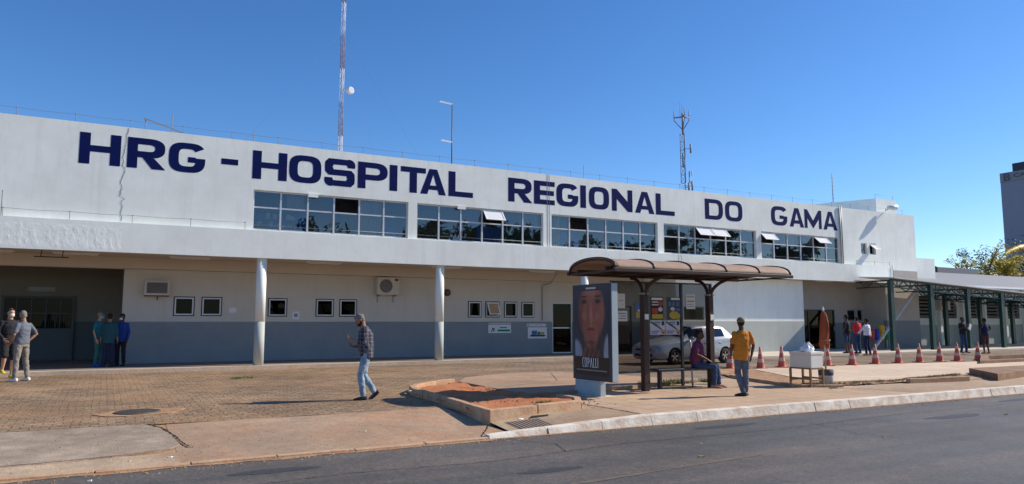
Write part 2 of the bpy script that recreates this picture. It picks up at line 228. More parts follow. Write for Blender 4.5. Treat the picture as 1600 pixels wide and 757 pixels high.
# ------------------------------------------------------------------ mesh helpers
class MB:
    def __init__(s): s.v = []; s.f = []; s.m = []; s.sm = []
    def add(s, vs, fs, mi=0, smooth=False):
        b = len(s.v); s.v += [Vector(p) for p in vs]
        for f in fs: s.f.append([b + i for i in f]); s.m.append(mi); s.sm.append(smooth)
    def box(s, x0, x1, y0, y1, z0, z1, mi=0):
        s.add([(x0, y0, z0), (x1, y0, z0), (x1, y1, z0), (x0, y1, z0), (x0, y0, z1), (x1, y0, z1), (x1, y1, z1), (x0, y1, z1)],
              [(3, 2, 1, 0), (4, 5, 6, 7), (0, 1, 5, 4), (1, 2, 6, 5), (2, 3, 7, 6), (3, 0, 4, 7)], mi)
    def obox(s, c, sz, rot=(0, 0, 0), mi=0):
        from mathutils import Euler
        e = Euler(rot).to_matrix(); c = Vector(c); a, b, d = [q / 2 for q in sz]
        vs = [c + e @ Vector(p) for p in [(-a, -b, -d), (a, -b, -d), (a, b, -d), (-a, b, -d), (-a, -b, d), (a, -b, d), (a, b, d), (-a, b, d)]]
        s.add(vs, [(3, 2, 1, 0), (4, 5, 6, 7), (0, 1, 5, 4), (1, 2, 6, 5), (2, 3, 7, 6), (3, 0, 4, 7)], mi)
    def beam(s, p0, p1, wd, th, mi=0):
        p0, p1 = Vector(p0), Vector(p1); d = (p1 - p0).normalized(); u = Vector((0, 0, 1)) if abs(d.z) < .95 else Vector((0, 1, 0))
        a = d.cross(u).normalized(); b = a.cross(d)
        vs = [p + a * i * wd / 2 + b * j * th / 2 for p in (p0, p1) for i, j in ((-1, -1), (1, -1), (1, 1), (-1, 1))]
        s.add(vs, [(0, 1, 2, 3), (7, 6, 5, 4), (0, 4, 5, 1), (1, 5, 6, 2), (2, 6, 7, 3), (3, 7, 4, 0)], mi)
    def tube(s, pts, rad, n=8, mi=0, smooth=True, caps=True):
        pts = [Vector(p) for p in pts]; rr = rad if isinstance(rad, (list, tuple)) else [rad] * len(pts)
        d0 = (pts[1] - pts[0]).normalized(); u = Vector((0, 0, 1)) if abs(d0.z) < .9 else Vector((0, 1, 0)); a = d0.cross(u).normalized(); vs = []
        for i, p in enumerate(pts):
            d = (pts[min(i + 1, len(pts) - 1)] - pts[max(i - 1, 0)]).normalized()
            a = (a - d * a.dot(d)).normalized(); b = d.cross(a); r = rr[i]; ra, rb = r if isinstance(r, (tuple, list)) else (r, r)
            for k in range(n): t = 2 * math.pi * k / n; vs.append(p + a * math.cos(t) * ra + b * math.sin(t) * rb)
        fs = [(i * n + k, i * n + (k + 1) % n, (i + 1) * n + (k + 1) % n, (i + 1) * n + k) for i in range(len(pts) - 1) for k in range(n)]
        s.add(vs, fs, mi, smooth)
        if caps: s.f += [list(range(len(s.v) - len(vs), len(s.v) - len(vs) + n))[::-1], list(range(len(s.v) - n, len(s.v)))]; s.m += [mi, mi]; s.sm += [False, False]
    def cyl(s, x, y, z0, z1, r, n=16, mi=0, r1=None): s.tube([(x, y, z0), (x, y, z1)], [r, r if r1 is None else r1], n, mi)
    def ball(s, c, r, mi=0, n=12, rot=None):
        if not isinstance(r, (tuple, list)): r = (r, r, r)
        c = Vector(c); vs = []; h = n // 2 + 1
        for i in range(1, h):
            ph = math.pi * i / h
            for k in range(n):
                t = 2 * math.pi * k / n; q = Vector((math.sin(ph) * math.cos(t) * r[0], math.sin(ph) * math.sin(t) * r[1], math.cos(ph) * r[2])); vs.append(c + (rot @ q if rot else q))
        tp = Vector((0, 0, r[2])); vs += [c + (rot @ tp if rot else tp), c - (rot @ tp if rot else tp)]; m_ = h - 1
        fs = [(i * n + k, (i + 1) * n + k, (i + 1) * n + (k + 1) % n, i * n + (k + 1) % n) for i in range(m_ - 1) for k in range(n)]
        fs += [(m_ * n, k, (k + 1) % n) for k in range(n)] + [(m_ * n + 1, (m_ - 1) * n + (k + 1) % n, (m_ - 1) * n + k) for k in range(n)]
        s.add(vs, fs, mi, True)
    def prism(s, poly, z0, z1, mi=0):
        a = sum(poly[i][0] * poly[(i + 1) % len(poly)][1] - poly[(i + 1) % len(poly)][0] * poly[i][1] for i in range(len(poly)))
        if a < 0: poly = poly[::-1]
        n = len(poly); f = z1 if callable(z1) else (lambda x, y: z1)
        s.add([(x, y, z0) for x, y in poly] + [(x, y, f(x, y)) for x, y in poly], [tuple(range(n))[::-1], tuple(range(n, 2 * n))] + [(i, (i + 1) % n, n + (i + 1) % n, n + i) for i in range(n)], mi)
    def lathe(s, prof, c=(0, 0), n=20, mi=0, sm=True):
        vs = [(c[0] + r * math.cos(2 * math.pi * k / n), c[1] + r * math.sin(2 * math.pi * k / n), z) for r, z in prof for k in range(n)]
        s.add(vs, [(i * n + k, i * n + (k + 1) % n, (i + 1) * n + (k + 1) % n, (i + 1) * n + k) for i in range(len(prof) - 1) for k in range(n)], mi, sm)
    def disc(s, c, axis, r, th, n=20, mi=0):
        c = Vector(c); a = Vector(axis).normalized(); s.tube([c - a * th / 2, c + a * th / 2], r, n, mi)
    def mesh(s, name, mats, off=(0, 0, 0)):
        me = bpy.data.meshes.new(name); off = Vector(off); me.from_pydata([tuple(p - off) for p in s.v], [], s.f)
        for q in (mats if isinstance(mats, (list, tuple)) else [mats]): me.materials.append(M[q] if isinstance(q, str) else q)
        me.polygons.foreach_set('material_index', s.m); me.polygons.foreach_set('use_smooth', s.sm); me.update(); return me
    def build(s, name, mats, parent=None, loc=None, bevel=0):
        off = parent_off(parent) if parent else (loc if loc is not None else (0, 0, 0))
        o = bpy.data.objects.new(name, s.mesh(name, mats, off)); col.objects.link(o)
        if parent: o.parent = parent
        else: o.location = off
        if bevel:
            b = o.modifiers.new('bevel', 'BEVEL'); b.width = bevel; b.segments = 2; b.limit_method = 'ANGLE'; b.angle_limit = R(40)
        return o
def parent_off(p):
    v = Vector((0, 0, 0))
    while p is not None:
        v += p.location; p = p.parent
    return v
def tag(o, label=None, cat=None, group=None, kind=None):
    if label: o['label'] = label
    if cat: o['category'] = cat
    if group: o['group'] = group
    if kind: o['kind'] = kind
    return o
def thing(name, loc, label, cat, group=None):
    o = bpy.data.objects.new(name, None); col.objects.link(o); o.location = loc; o.empty_display_size = .2; return tag(o, label, cat, group)
def copy_tree(o, loc=None, rz=None, label=None, parent=None):
    c = o.copy(); col.objects.link(c); c.parent = parent
    if loc is not None: c.location = loc
    if rz is not None: c.rotation_euler.z = rz
    if label: c['label'] = label
    for ch in [q for q in o.children]: copy_tree(ch, parent=c)
    return c
def struct(o): return tag(o, kind='structure')
def from_eval(o, name, parent=None, keep_loc=True):
    """evaluate modifiers into a plain mesh"""
    dg = bpy.context.evaluated_depsgraph_get(); me = bpy.data.meshes.new_from_object(o.evaluated_get(dg), depsgraph=dg)
    n = bpy.data.objects.new(name, me); col.objects.link(n); n.location = o.location; n.parent = parent
    bpy.data.objects.remove(o); me.name = name; return n
def text_mesh(txt, size, name, material, parent, loc, rot, sx=1, bold=0, ext=.001, label=None):
    c = bpy.data.curves.new(name, 'FONT'); c.body = txt; c.size = size; c.extrude = ext; c.offset = bold; c.align_x = 'CENTER'; c.align_y = 'CENTER'
    o = bpy.data.objects.new(name, c); col.objects.link(o); dg = bpy.context.evaluated_depsgraph_get()
    me = bpy.data.meshes.new_from_object(o.evaluated_get(dg), depsgraph=dg); bpy.data.objects.remove(o)
    for v in me.vertices: v.co.x *= sx
    me.materials.clear(); me.materials.append(M[material]); n = bpy.data.objects.new(name, me); col.objects.link(n); n.parent = parent
    n.location = Vector(loc) - parent_off(parent); n.rotation_euler = rot; return n
def wall_holes(mb, x0, x1, z0, z1, yf, yb, holes, mi=0, split=None, mi2=1):
    xs = sorted({x0, x1} | {h[0] for h in holes} | {h[1] for h in holes}); zs = sorted({z0, z1} | {h[2] for h in holes} | {h[3] for h in holes} | ({split} if split else set()))
    xs = [x for x in xs if x0 <= x <= x1]; zs = [z for z in zs if z0 <= z <= z1]
    def solid(i, j):
        if i < 0 or j < 0 or i >= len(xs) - 1 or j >= len(zs) - 1: return False
        cx, cz = (xs[i] + xs[i + 1]) / 2, (zs[j] + zs[j + 1]) / 2
        return not any(h[0] < cx < h[1] and h[2] < cz < h[3] for h in holes)
    for i in range(len(xs) - 1):
        for j in range(len(zs) - 1):
            if not solid(i, j): continue
            a, b, c, d = xs[i], xs[i + 1], zs[j], zs[j + 1]; k = mi2 if split and d <= split + 1e-6 else mi
            mb.add([(a, yf, c), (b, yf, c), (b, yf, d), (a, yf, d)], [(0, 1, 2, 3)], k)
            mb.add([(a, yb, c), (b, yb, c), (b, yb, d), (a, yb, d)], [(3, 2, 1, 0)], k)
            if not solid(i - 1, j): mb.add([(a, yf, c), (a, yb, c), (a, yb, d), (a, yf, d)], [(3, 2, 1, 0)], k)
            if not solid(i + 1, j): mb.add([(b, yf, c), (b, yb, c), (b, yb, d), (b, yf, d)], [(0, 1, 2, 3)], k)
            if not solid(i, j - 1): mb.add([(a, yf, c), (b, yf, c), (b, yb, c), (a, yb, c)], [(3, 2, 1, 0)], k)
            if not solid(i, j + 1): mb.add([(a, yf, d), (b, yf, d), (b, yb, d), (a, yb, d)], [(0, 1, 2, 3)], k)
def frame_xz(mb, x0, x1, z0, z1, y0, y1, t, mi=0):
    mb.box(x0, x1, y0, y1, z0, z0 + t, mi); mb.box(x0, x1, y0, y1, z1 - t, z1, mi); mb.box(x0, x0 + t, y0, y1, z0 + t, z1 - t, mi); mb.box(x1 - t, x1, y0, y1, z0 + t, z1 - t, mi)

# ================================================================== GROUND
b = MB(); b.add([(-600, -300, -.17), (1500, -300, -.17), (1500, 1500, -.17), (-600, 1500, -.17)], [(0, 1, 2, 3)]); struct(b.build('ground', 'earth'))
b = MB(); b.box(-80, 300, -8, 9.80, -.3, -.15); struct(b.build('road', 'asphalt'))
def grid_sheet(name, m, x0, x1, y0, y1, zf, nx, ny, z_under=-.3):
    mb = MB(); vs = []
    for j in range(ny + 1):
        for i in range(nx + 1):
            x = x0 + (x1 - x0) * i / nx; y = y0 + (y1 - y0) * j / ny; vs.append((x, y, zf(x, y)))
    mb.add(vs, [(j * (nx + 1) + i, j * (nx + 1) + i + 1, (j + 1) * (nx + 1) + i + 1, (j + 1) * (nx + 1) + i) for j in range(ny) for i in range(nx)], 0, True)
    return struct(mb.build(name, m))
def n2(x, y, s=1): return noise.noise((x * s, y * s, 3.1))
grid_sheet('paving', 'pavers', -45, 6.2, 12.55, 25.37, lambda x, y: .012 * n2(x, y, .6), 100, 50)
b = MB(); b.box(6.2, 90, 13.2, 25.37, -.2, 0.0); struct(b.build('car_park', 'pavers'))
b = MB(); b.box(26, 90, 25.37, 28.0, -.2, -.02); struct(b.build('rear_paving', 'plaza_concrete'))
# driveway ramp (brown concrete) and grey apron
rz = lambda x, y: -.146 + (.146) * max(0, min(1, (y - 9.78) / 2.8)) + .004 * n2(x, y, 1.5)
b = grid_sheet('driveway_ramp', 'slab_concrete', .9, 5.5, 9.82, 12.56, rz, 20, 16)
grid_sheet('roadside_concrete', 'concrete', -45, .9, 9.82, 10.5, rz, 60, 6)
ap = [(-45, 10.5)] + [(-.6, 10.45), (.2, 10.55), (.84, 10.72), (.97, 10.95), (.93, 11.4), (.86, 11.9), (.74, 12.4), (.6, 12.6), (-45, 12.6)]
b = MB(); b.prism(ap, -.3, lambda x, y: rz(x, y) + .012); struct(b.build('concrete_apron', 'apron_concrete'))
b = MB(); b.prism([(-45, 10.42), (.9, 10.42), (1.1, 10.7), (1.06, 11.4), (.98, 12.58), (-45, 12.58)], -.3, lambda x, y: rz(x, y) - .004); struct(b.build('apron_joint', 'brown_soil'))
# dropped kerb (left) and raised whitewashed kerb (right)
b = MB(); xk = -44.0
while xk < 5.0:
    b.box(xk, xk + .985, 9.72 + random.uniform(-.012, .012), 9.84, -.2, -.128 + random.uniform(-.006, .006)); xk += 1.0
struct(b.build('dropped_kerb', 'kerb_raw', bevel=.008))
b = MB(); xk = 5.02
while xk < 120:
    L_ = .993; up = min(1, (xk - 4.6) / 3.2); j = random.uniform(-.012, .012)
    za = -.125 + .135 * min(1, max(.1, (xk - 4.6) / 3.2)); zb = -.125 + .135 * min(1, max(.1, (xk + 1 - 4.6) / 3.2))
    b.add([(xk, 9.74 + j, -.2), (xk + L_, 9.74 + j, -.2), (xk + L_, 9.96, -.2), (xk, 9.96, -.2), (xk, 9.80 + j, za + j * .4), (xk + L_, 9.80 + j, zb + j * .4), (xk + L_, 9.96, zb + .004), (xk, 9.96, za + .004)],
          [(3, 2, 1, 0), (4, 5, 6, 7), (0, 1, 5, 4), (1, 2, 6, 5), (2, 3, 7, 6), (3, 0, 4, 7)]); xk += 1.0
struct(b.build('kerb', 'kerb_paint', bevel=.006))
# sidewalks
def zs(x, y): return -.128 + .132 * min(1, max(.03, (x - 4.6) / 3.2)) if y < 10.2 else (-.01 if x < 6 else .004)
zramp = lambda x, y: min(.003, -.12 + .048 * (x - 5.5) + .09 * (y - 9.96))
grid_sheet('sidewalk_ramp', 'concrete', 5.5, 8.02, 9.955, 13.3, zramp, 16, 20)
b = MB(); b.prism([(8.0, 9.96), (15.7, 9.96), (14.6, 12.35), (14.95, 13.9), (15.45, 15.2), (13.7, 14.75), (11.2, 14.2), (8.0, 13.3)], -.2, .006); struct(b.build('sidewalk', 'sidewalk_tiles'))
b = MB(); b.prism([(15.7, 9.96), (120, 9.96), (120, 11.9), (20.0, 11.6), (15.5, 12.0), (14.6, 12.35)], -.2, .002); struct(b.build('sidewalk_concrete', 'concrete'))
# bus stop slab behind, plaza slab at right
b = MB(); b.prism([(7.62, 13.15), (7.75, 16.8), (8.45, 17.9), (9.9, 18.7), (11.8, 18.9), (12.5, 17.9), (12.6, 16.6), (13.0, 15.2), (13.7, 14.8), (13.2, 14.3), (11.2, 13.9), (8.4, 13.25)], -.2, .085); struct(b.build('concrete_slab', 'slab_concrete'))
b = MB(); b.prism([(18.2, 17.15), (16.5, 14.1), (15.95, 12.65), (18, 12.25), (21.8, 12.5), (24.7, 12.3), (120, 12.3), (120, 15.6), (30, 16.1), (24, 16.9)], -.2, .05); struct(b.build('plaza_slab', 'plaza_concrete'))
b = MB(); b.prism([(20.0, 11.55), (120, 11.85), (120, 12.35), (24.7, 12.35), (21.9, 12.55)], -.2, .02); struct(b.build('path', 'concrete'))
# soil strip between tiles and plaza
def soil(name, poly, z, m, amp=.03, step=.12):
    """bumpy soil surface clipped to a polygon"""
    xs = [p[0] for p in poly]; ys = [p[1] for p in poly]; mb = MB(); idx = {}; vs = []; fs = []
    def inside(x, y):
        c = False; n = len(poly)
        for i in range(n):
            (xa, ya), (xb, yb) = poly[i], poly[i - 1]
            if (ya > y) != (yb > y) and x < (xb - xa) * (y - ya) / (yb - ya) + xa: c = not c
        return c
    nx = int((max(xs) - min(xs)) / step) + 1; ny = int((max(ys) - min(ys)) / step) + 1
    def vid(i, j):
        if (i, j) not in idx:
            x = min(xs) + i * step; y = min(ys) + j * step; idx[(i, j)] = len(vs); vs.append((x, y, z + amp * (n2(x, y, 1.3) + .6 * n2(x, y, 5))))
        return idx[(i, j)]
    for i in range(nx):
        for j in range(ny):
            if inside(min(xs) + (i + .5) * step, min(ys) + (j + .5) * step): fs.append((vid(i, j), vid(i + 1, j), vid(i + 1, j + 1), vid(i, j + 1)))
    mb.add(vs, fs, 0, True); return mb.build(name, m)
struct(soil('bare_soil', [(15.35, 15.3), (14.85, 13.95), (14.5, 12.45), (15.5, 11.95), (17.5, 11.85), (20.0, 11.5), (22.1, 12.6), (18, 12.35), (16.1, 12.7), (16.6, 14.2), (18.5, 17.6), (17.2, 18.2)], .035, 'brown_soil', .03))
def kerb_run(mb, pts, wd, z0, z1, mi=0, jit=.006):
    for (x0, y0), (x1, y1) in zip(pts[:-1], pts[1:]):
        d = Vector((x1 - x0, y1 - y0)); Ln = d.length; n_ = max(1, round(Ln / 1.0)); a = math.atan2(d.y, d.x)
        for k in range(n_):
            t = (k + .5) / n_; q = random.uniform(-jit, jit)
            mb.obox((x0 + d.x * t + q, y0 + d.y * t + q, (z0 + z1 + q) / 2), (Ln / n_ - .012, wd, z1 - z0 + q), (0, 0, a), mi)
b = MB(); kerb_run(b, [(15.35, 15.25), (14.85, 13.9), (14.46, 12.35)], .12, -.1, .085); kerb_run(b, [(14.5, 12.3), (15.5, 11.8)], .12, -.1, .06); kerb_run(b, [(17.9, 11.72), (19.95, 11.4)], .14, -.1, .12)
struct(b.build('bed_kerb', 'kerb_raw', bevel=.01))
# planter beside the advertising panel
pl = thing('planter', (6.6, 13, 0), 'low kerbed bed of bare red soil between driveway and advertising panel', 'planter')
b = MB(); A_ = (5.85, 14.84); Bp = (7.68, 16.83); D_ = (5.47, 10.78); E_ = (7.5, 11.15); F_ = (8.0, 11.95)
arc = [(7.6, 16.8), (7.0, 16.55), (6.4, 16.0), (5.98, 15.4), (5.82, 14.8), (5.8, 14.2)]
kerb_run(b, arc, .13, -.1, .15); kerb_run(b, [(5.8, 14.15), (5.53, 10.75)], .13, -.12, .15); kerb_run(b, [(5.47, 10.76), E_], .13, -.12, .15); kerb_run(b, [E_, F_, (8.0, 12.6)], .13, -.1, .12)
b.build('kerb', 'kerb_raw', pl, bevel=.012)
so_ = soil('soil', [(5.85, 10.85), (5.5, 10.8), (5.8, 14.8), (6.4, 16.0), (7.65, 16.8), (7.66, 13.2), (8.4, 13.25), (8.0, 12.0), (7.5, 11.15)], .07, 'red_soil', .06); so_.parent = pl; so_.location = -pl.location
# raised kerb islands at right
for (poly, lab) in (([(20.65, 11.02), (22.4, 12.75), (26, 12.75), (60, 12.75), (60, 12.6), (26.1, 12.6), (23.2, 11.75), (60, 11.9), (60, 11.7), (23.1, 11.5)], 'raised brown kerb with mitred end beside the roadside path at far right'),
                    ([(27.6, 15.3), (31.6, 17.5), (60, 17.6), (60, 17.45), (31.9, 17.35), (28.6, 15.5), (60, 15.5), (60, 15.3)], 'raised brown kerb edging the car park at far right, behind the cone row')):
    b = MB(); b.prism(poly, -.1, .19 if poly[0][0] < 25 else .16); o = b.build('raised_kerb', 'kerb_brown', loc=(poly[0][0], poly[0][1], 0), bevel=.01); tag(o, lab, 'kerb')
struct(soil('bed_soil', [(21.2, 11.6), (22.6, 12.6), (60, 12.6), (60, 11.7), (23.2, 11.6)], .12, 'brown_soil', .03, .25))
# pavement along the hospital
b = MB(); b.prism([(-45, 25.37), (21.8, 25.37), (22.8, 22.5), (60, 22.5), (90, 22.5), (90, 27.9), (37.5, 27.9), (37.5, 26.9), (-45, 26.9), ], -.15, .085); struct(b.build('portico_pavement', 'ceiling'))
# portico floor
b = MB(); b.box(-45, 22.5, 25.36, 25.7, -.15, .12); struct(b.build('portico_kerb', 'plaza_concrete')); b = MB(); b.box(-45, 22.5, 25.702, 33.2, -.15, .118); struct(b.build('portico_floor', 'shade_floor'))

# grass tufts
def tufts(mb, spots, h, n, spread, mi=0):
    for x, y, z in spots:
        for _ in range(n):
            a = random.uniform(0, 6.28); rr = spread * math.sqrt(random.random()); px, py = x + rr * math.cos(a), y + rr * math.sin(a) * .6
            hh = h * random.uniform(.4, 1.1); t = random.uniform(0, 6.28); dx, dy = math.cos(t) * .008, math.sin(t) * .008; lx, ly = random.uniform(-.5, .5) * hh, random.uniform(-.5, .5) * hh
            mb.add([(px - dx, py - dy, z), (px + dx, py + dy, z), (px + lx, py + ly, z + hh)], [(0, 1, 2)], mi if random.random() < .7 else 1 - mi)
b = MB(); sp = [(11.5 + random.random() * 1.9, 13.95 + random.uniform(-.1, .15), .05) for _ in range(9)] + [(12.2, 14.2, .08), (12.5, 14.25, .08), (11.25, 14.0, .08)]
tufts(b, sp, .10, 60, .16)
tag(b.build('grass', ['grass_blade', 'dry_grass']), 'green grass tufts growing along the slab edge behind the bus shelter', 'grass', kind='stuff')
b = MB(); sp = [(15.3 + i * .16 + random.random() * .1, 12.05 - .0 * i + random.uniform(-.15, .25), .04) for i in range(36)] + [(18.5 + i * .1, 12.15 + .012 * i, .05) for i in range(30)] + [(14.9, 11.6, .0), (15.0, 11.65, 0)]
tufts(b, sp, .055, 30, .13, 1)
tag(b.build('dry_grass', ['grass_blade', 'dry_grass']), 'dry yellowish grass in the soil strip below the traffic cones', 'grass', kind='stuff')
b = MB(); tufts(b, [(3.3, 21.5, 0), (3.45, 21.6, 0), (3.6, 21.45, 0), (3.2, 21.4, 0), (7.0, 11.6, .08), (7.1, 11.55, .08)], .07, 60, .14)
tag(b.build('weeds', ['grass_blade', 'dry_grass']), 'small green weeds sprouting between the driveway pavers', 'weeds', kind='stuff')

# ================================================================== HOSPITAL
HB = thing('hospital_building', (15, 30, 0), 'long white two storey hospital with navy painted lettering above strip windows', 'building')
YW = 25.6; ZC = 4.58; ZR = 7.62
bays = [(4.18, 9.70), (10.05, 15.57), (15.97, 21.58), (21.93, 27.76), (28.10, 33.93)]
ZB, ZT = 4.62, 5.98
small = [(35.67, 36.16, 5.2, 5.8), (36.40, 36.93, 5.2, 5.8)]
holes = [(a, c, ZB, ZT) for a, c in bays] + small
b = MB(); wall_holes(b, -40, 40.52, 4.4, ZR, YW, YW + .22, holes)
b.box(-40, 40.5, YW + .222, 46, ZR - .35, ZR - .25); b.box(40.3, 40.52, YW + .222, 46, .0, ZR)
b.build('upper_wall', 'white_wall', HB); b = MB(); b.box(37.56, 40.52, YW, YW + .22, 1.62, 4.398); b.build('end_wall', 'shade_tinted_cream', HB)  # lower end wall split off to carry a tone with shade painted in
b = MB(); b.box(37.56, 40.52, YW - .004, YW + .22, -.05, 1.618); b.box(40.3, 40.524, YW + .223, 40, -.05, 1.618); b.build('end_wall_base', 'shade_tinted_dado', HB)
b = MB(); b.box(-40, 38.0, 25.4, 25.598, 3.66, ZC); b.box(-40, 38.0, 25.55, 25.598, 4.58, 4.6); b.box(37.85, 38, 25.598, 27, 3.66, 4.4); b.build('canopy_fascia', 'white_wall', HB)
# notches under the lettering
for x in (6.0, 11.7):
    b = MB(); b.box(x, x + .34, 25.57, 25.62, 5.87, 6.0); b.build('lintel_block', 'white_wall', HB)
b = MB(); b.box(-40, 37.55, 25.6, 33.2, 3.74, 3.9); b.box(-40, .50, 28.3, 28.52, 3.34, 3.738); b.build('portico_ceiling', 'ceiling', HB)
b = MB(); b.box(-40, 22.9, 28.24, 28.58, 3.36, 3.737); b.build('ceiling_beam', 'ceiling', HB)
# ground floor back wall
bw_holes = [(2.14, 2.77, 1.78, 2.41), (3.05, 3.69, 1.78, 2.41), (5.36, 6.01, 1.77, 2.40), (7.14, 7.79, 1.77, 2.40), (8.06, 8.71, 1.77, 2.40),
            (13.63, 14.22, 1.76, 2.40), (14.46, 15.10, 1.76, 2.40), (15.38, 15.98, 1.76, 2.40), (16.26, 16.86, 1.76, 2.40), (17.85, 18.95, .12, 2.42), (19.4, 22.4, .12, 2.3)]
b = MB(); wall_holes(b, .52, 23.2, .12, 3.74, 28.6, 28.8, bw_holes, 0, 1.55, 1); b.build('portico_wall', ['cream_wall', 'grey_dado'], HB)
b = MB(); b.box(.52, .7, 28.8, 33, .12, 3.74, 0); b.box(.50, .52, 28.6, 33, .12, 1.55, 1); wall_holes(b, -40, .52, .12, 3.74, 32.6, 32.8, [(-3.3, -1.0, .12, 2.5)], 0, 1.55, 1); b.build('entrance_wall', ['shade_dimmed_wall', 'shade_dimmed_dado'], HB)
# block at right of the shelter and recess
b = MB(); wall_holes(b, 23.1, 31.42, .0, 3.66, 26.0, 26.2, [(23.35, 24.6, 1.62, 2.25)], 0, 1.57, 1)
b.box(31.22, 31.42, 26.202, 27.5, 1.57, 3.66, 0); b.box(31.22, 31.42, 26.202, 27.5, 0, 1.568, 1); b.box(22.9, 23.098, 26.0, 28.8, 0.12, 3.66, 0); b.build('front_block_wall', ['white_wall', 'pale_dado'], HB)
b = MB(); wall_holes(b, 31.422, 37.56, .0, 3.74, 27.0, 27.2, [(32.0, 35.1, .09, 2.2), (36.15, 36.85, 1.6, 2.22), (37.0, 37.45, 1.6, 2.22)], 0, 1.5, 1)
b.box(37.56, 37.76, 25.822, 27.2, 0, 3.7, 0); b.build('recess_wall', ['shade_tinted_cream', 'shade_tinted_dado'], HB)
# columns
for x in (4.54, 11.02, 17.62):
    b = MB(); b.tube([(x, 25.66, .12), (x, 25.66, 1.55)], .165, 28, 1); b.tube([(x, 25.66, 1.552), (x, 25.66, 3.74)], .163, 28, 0); b.build('column', ['white_wall', 'pale_dado'], HB)
# bay windows
def sash(parent, x0, x1, z0, z1, y, ang, bright=False):
    """top-hung sash swung outwards"""
    s = MB(); h = z1 - z0; g = MB()
    dy, dz = -math.sin(ang) * h, -math.cos(ang) * h
    n_ = Vector((0, -math.cos(ang), math.sin(ang)))
    for (xa, xb, t0, t1) in ((x0, x1, 0, .07), (x0, x1, .93, 1), (x0, x0 + .05, .07, .93), (x1 - .05, x1, .07, .93)):
        P = lambda x, t: Vector((x, y + dy * t, z1 + dz * t)); q = n_ * .03
        vs = [P(xa, t0), P(xb, t0), P(xb, t1), P(xa, t1)]; s.add(vs + [v + q for v in vs], [(0, 1, 2, 3), (7, 6, 5, 4), (0, 4, 5, 1), (1, 5, 6, 2), (2, 6, 7, 3), (3, 7, 4, 0)])
    P = lambda x, t: Vector((x, y + dy * t, z1 + dz * t)) + n_ * .015
    g.add([P(x0 + .05, .07), P(x1 - .05, .07), P(x1 - .05, .93), P(x0 + .05, .93)], [(0, 1, 2, 3)])
    sf = s.build('open_sash', 'white_metal', parent); g.build('pane', 'milky_glass' if bright else 'window_glass', parent)
    return sf
m = mat('milky_glass', (.72, .74, .76), .25, .05); 
opened = {0: {3: 0}, 1: {3: R(38)}, 2: {1: 0}, 3: {2: R(42), 3: R(42)}, 4: {0: R(45), 4: R(48)}}
for bi, (x0, x1) in enumerate(bays):
    wi = thing('window', (x0, YW, ZB), None, None); wi.parent = HB; wi.location = Vector((x0, YW, ZB)) - HB.location
    del_lab = wi.keys()
    fr = MB(); gl = MB(); n_ = 6; w_ = (x1 - x0) / n_; zm = ZB + .78; yf = YW + .10
    frame_xz(fr, x0 + .005, x1 - .005, ZB + .005, ZT - .005, yf, yf + .06, .045)
    for i in range(1, n_): fr.box(x0 + i * w_ - .03, x0 + i * w_ + .03, yf - .012, yf + .058, ZB + .05, ZT - .05)
    fr.box(x0 + .05, x1 - .05, yf + .002, yf + .055, zm - .025, zm + .025)
    for i in range(n_):
        a, c = x0 + i * w_ + .03, x0 + (i + 1) * w_ - .03
        gl.add([(a, yf + .03, ZB + .05), (c, yf + .03, ZB + .05), (c, yf + .03, zm - .025), (a, yf + .03, zm - .025)], [(0, 1, 2, 3)])
        if i in opened[bi]:
            if opened[bi][i] > 0: sash(wi, a, c, zm, ZT - .05, yf, opened[bi][i], bi >= 1)
        else:
            t = .0; gl.add([(a, yf + .03, zm + .025), (c, yf + .03, zm + .025), (c, yf + .03 + t, ZT - .05), (a, yf + .03 + t, ZT - .05)], [(0, 1, 2, 3)])
    fr.build('frame', 'aluminium', wi); gl.build('pane', 'window_glass', wi)
    rl = MB(); rl.tube([(x0 + .02, YW + .02, ZB + .16), (x1 - .02, YW + .02, ZB + .16)], .006, 6)
    rl.build('rail', 'grey_metal', wi)
# small upper windows
for i, (x0, x1, z0, z1) in enumerate(small):
    wi = thing('window', (x0, YW, z0), None, None); wi.parent = HB; wi.location -= HB.location
    fr = MB(); frame_xz(fr, x0 + .003, x1 - .003, z0 + .003, z1 - .003, YW + .08, YW + .13, .035); fr.build('frame', 'aluminium', wi)
    if i: sash(wi, x0 + .04, x1 - .02, z0 + .05, z1 - .04, YW + .06, R(50), True)
    else:
        g = MB(); g.add([(x0 + .04, YW + .1, z0), (x1 - .04, YW + .1, z0), (x1 - .04, YW + .1, z1), (x0 + .04, YW + .1, z1)], [(0, 1, 2, 3)]); g.build('pane', 'window_glass', wi)
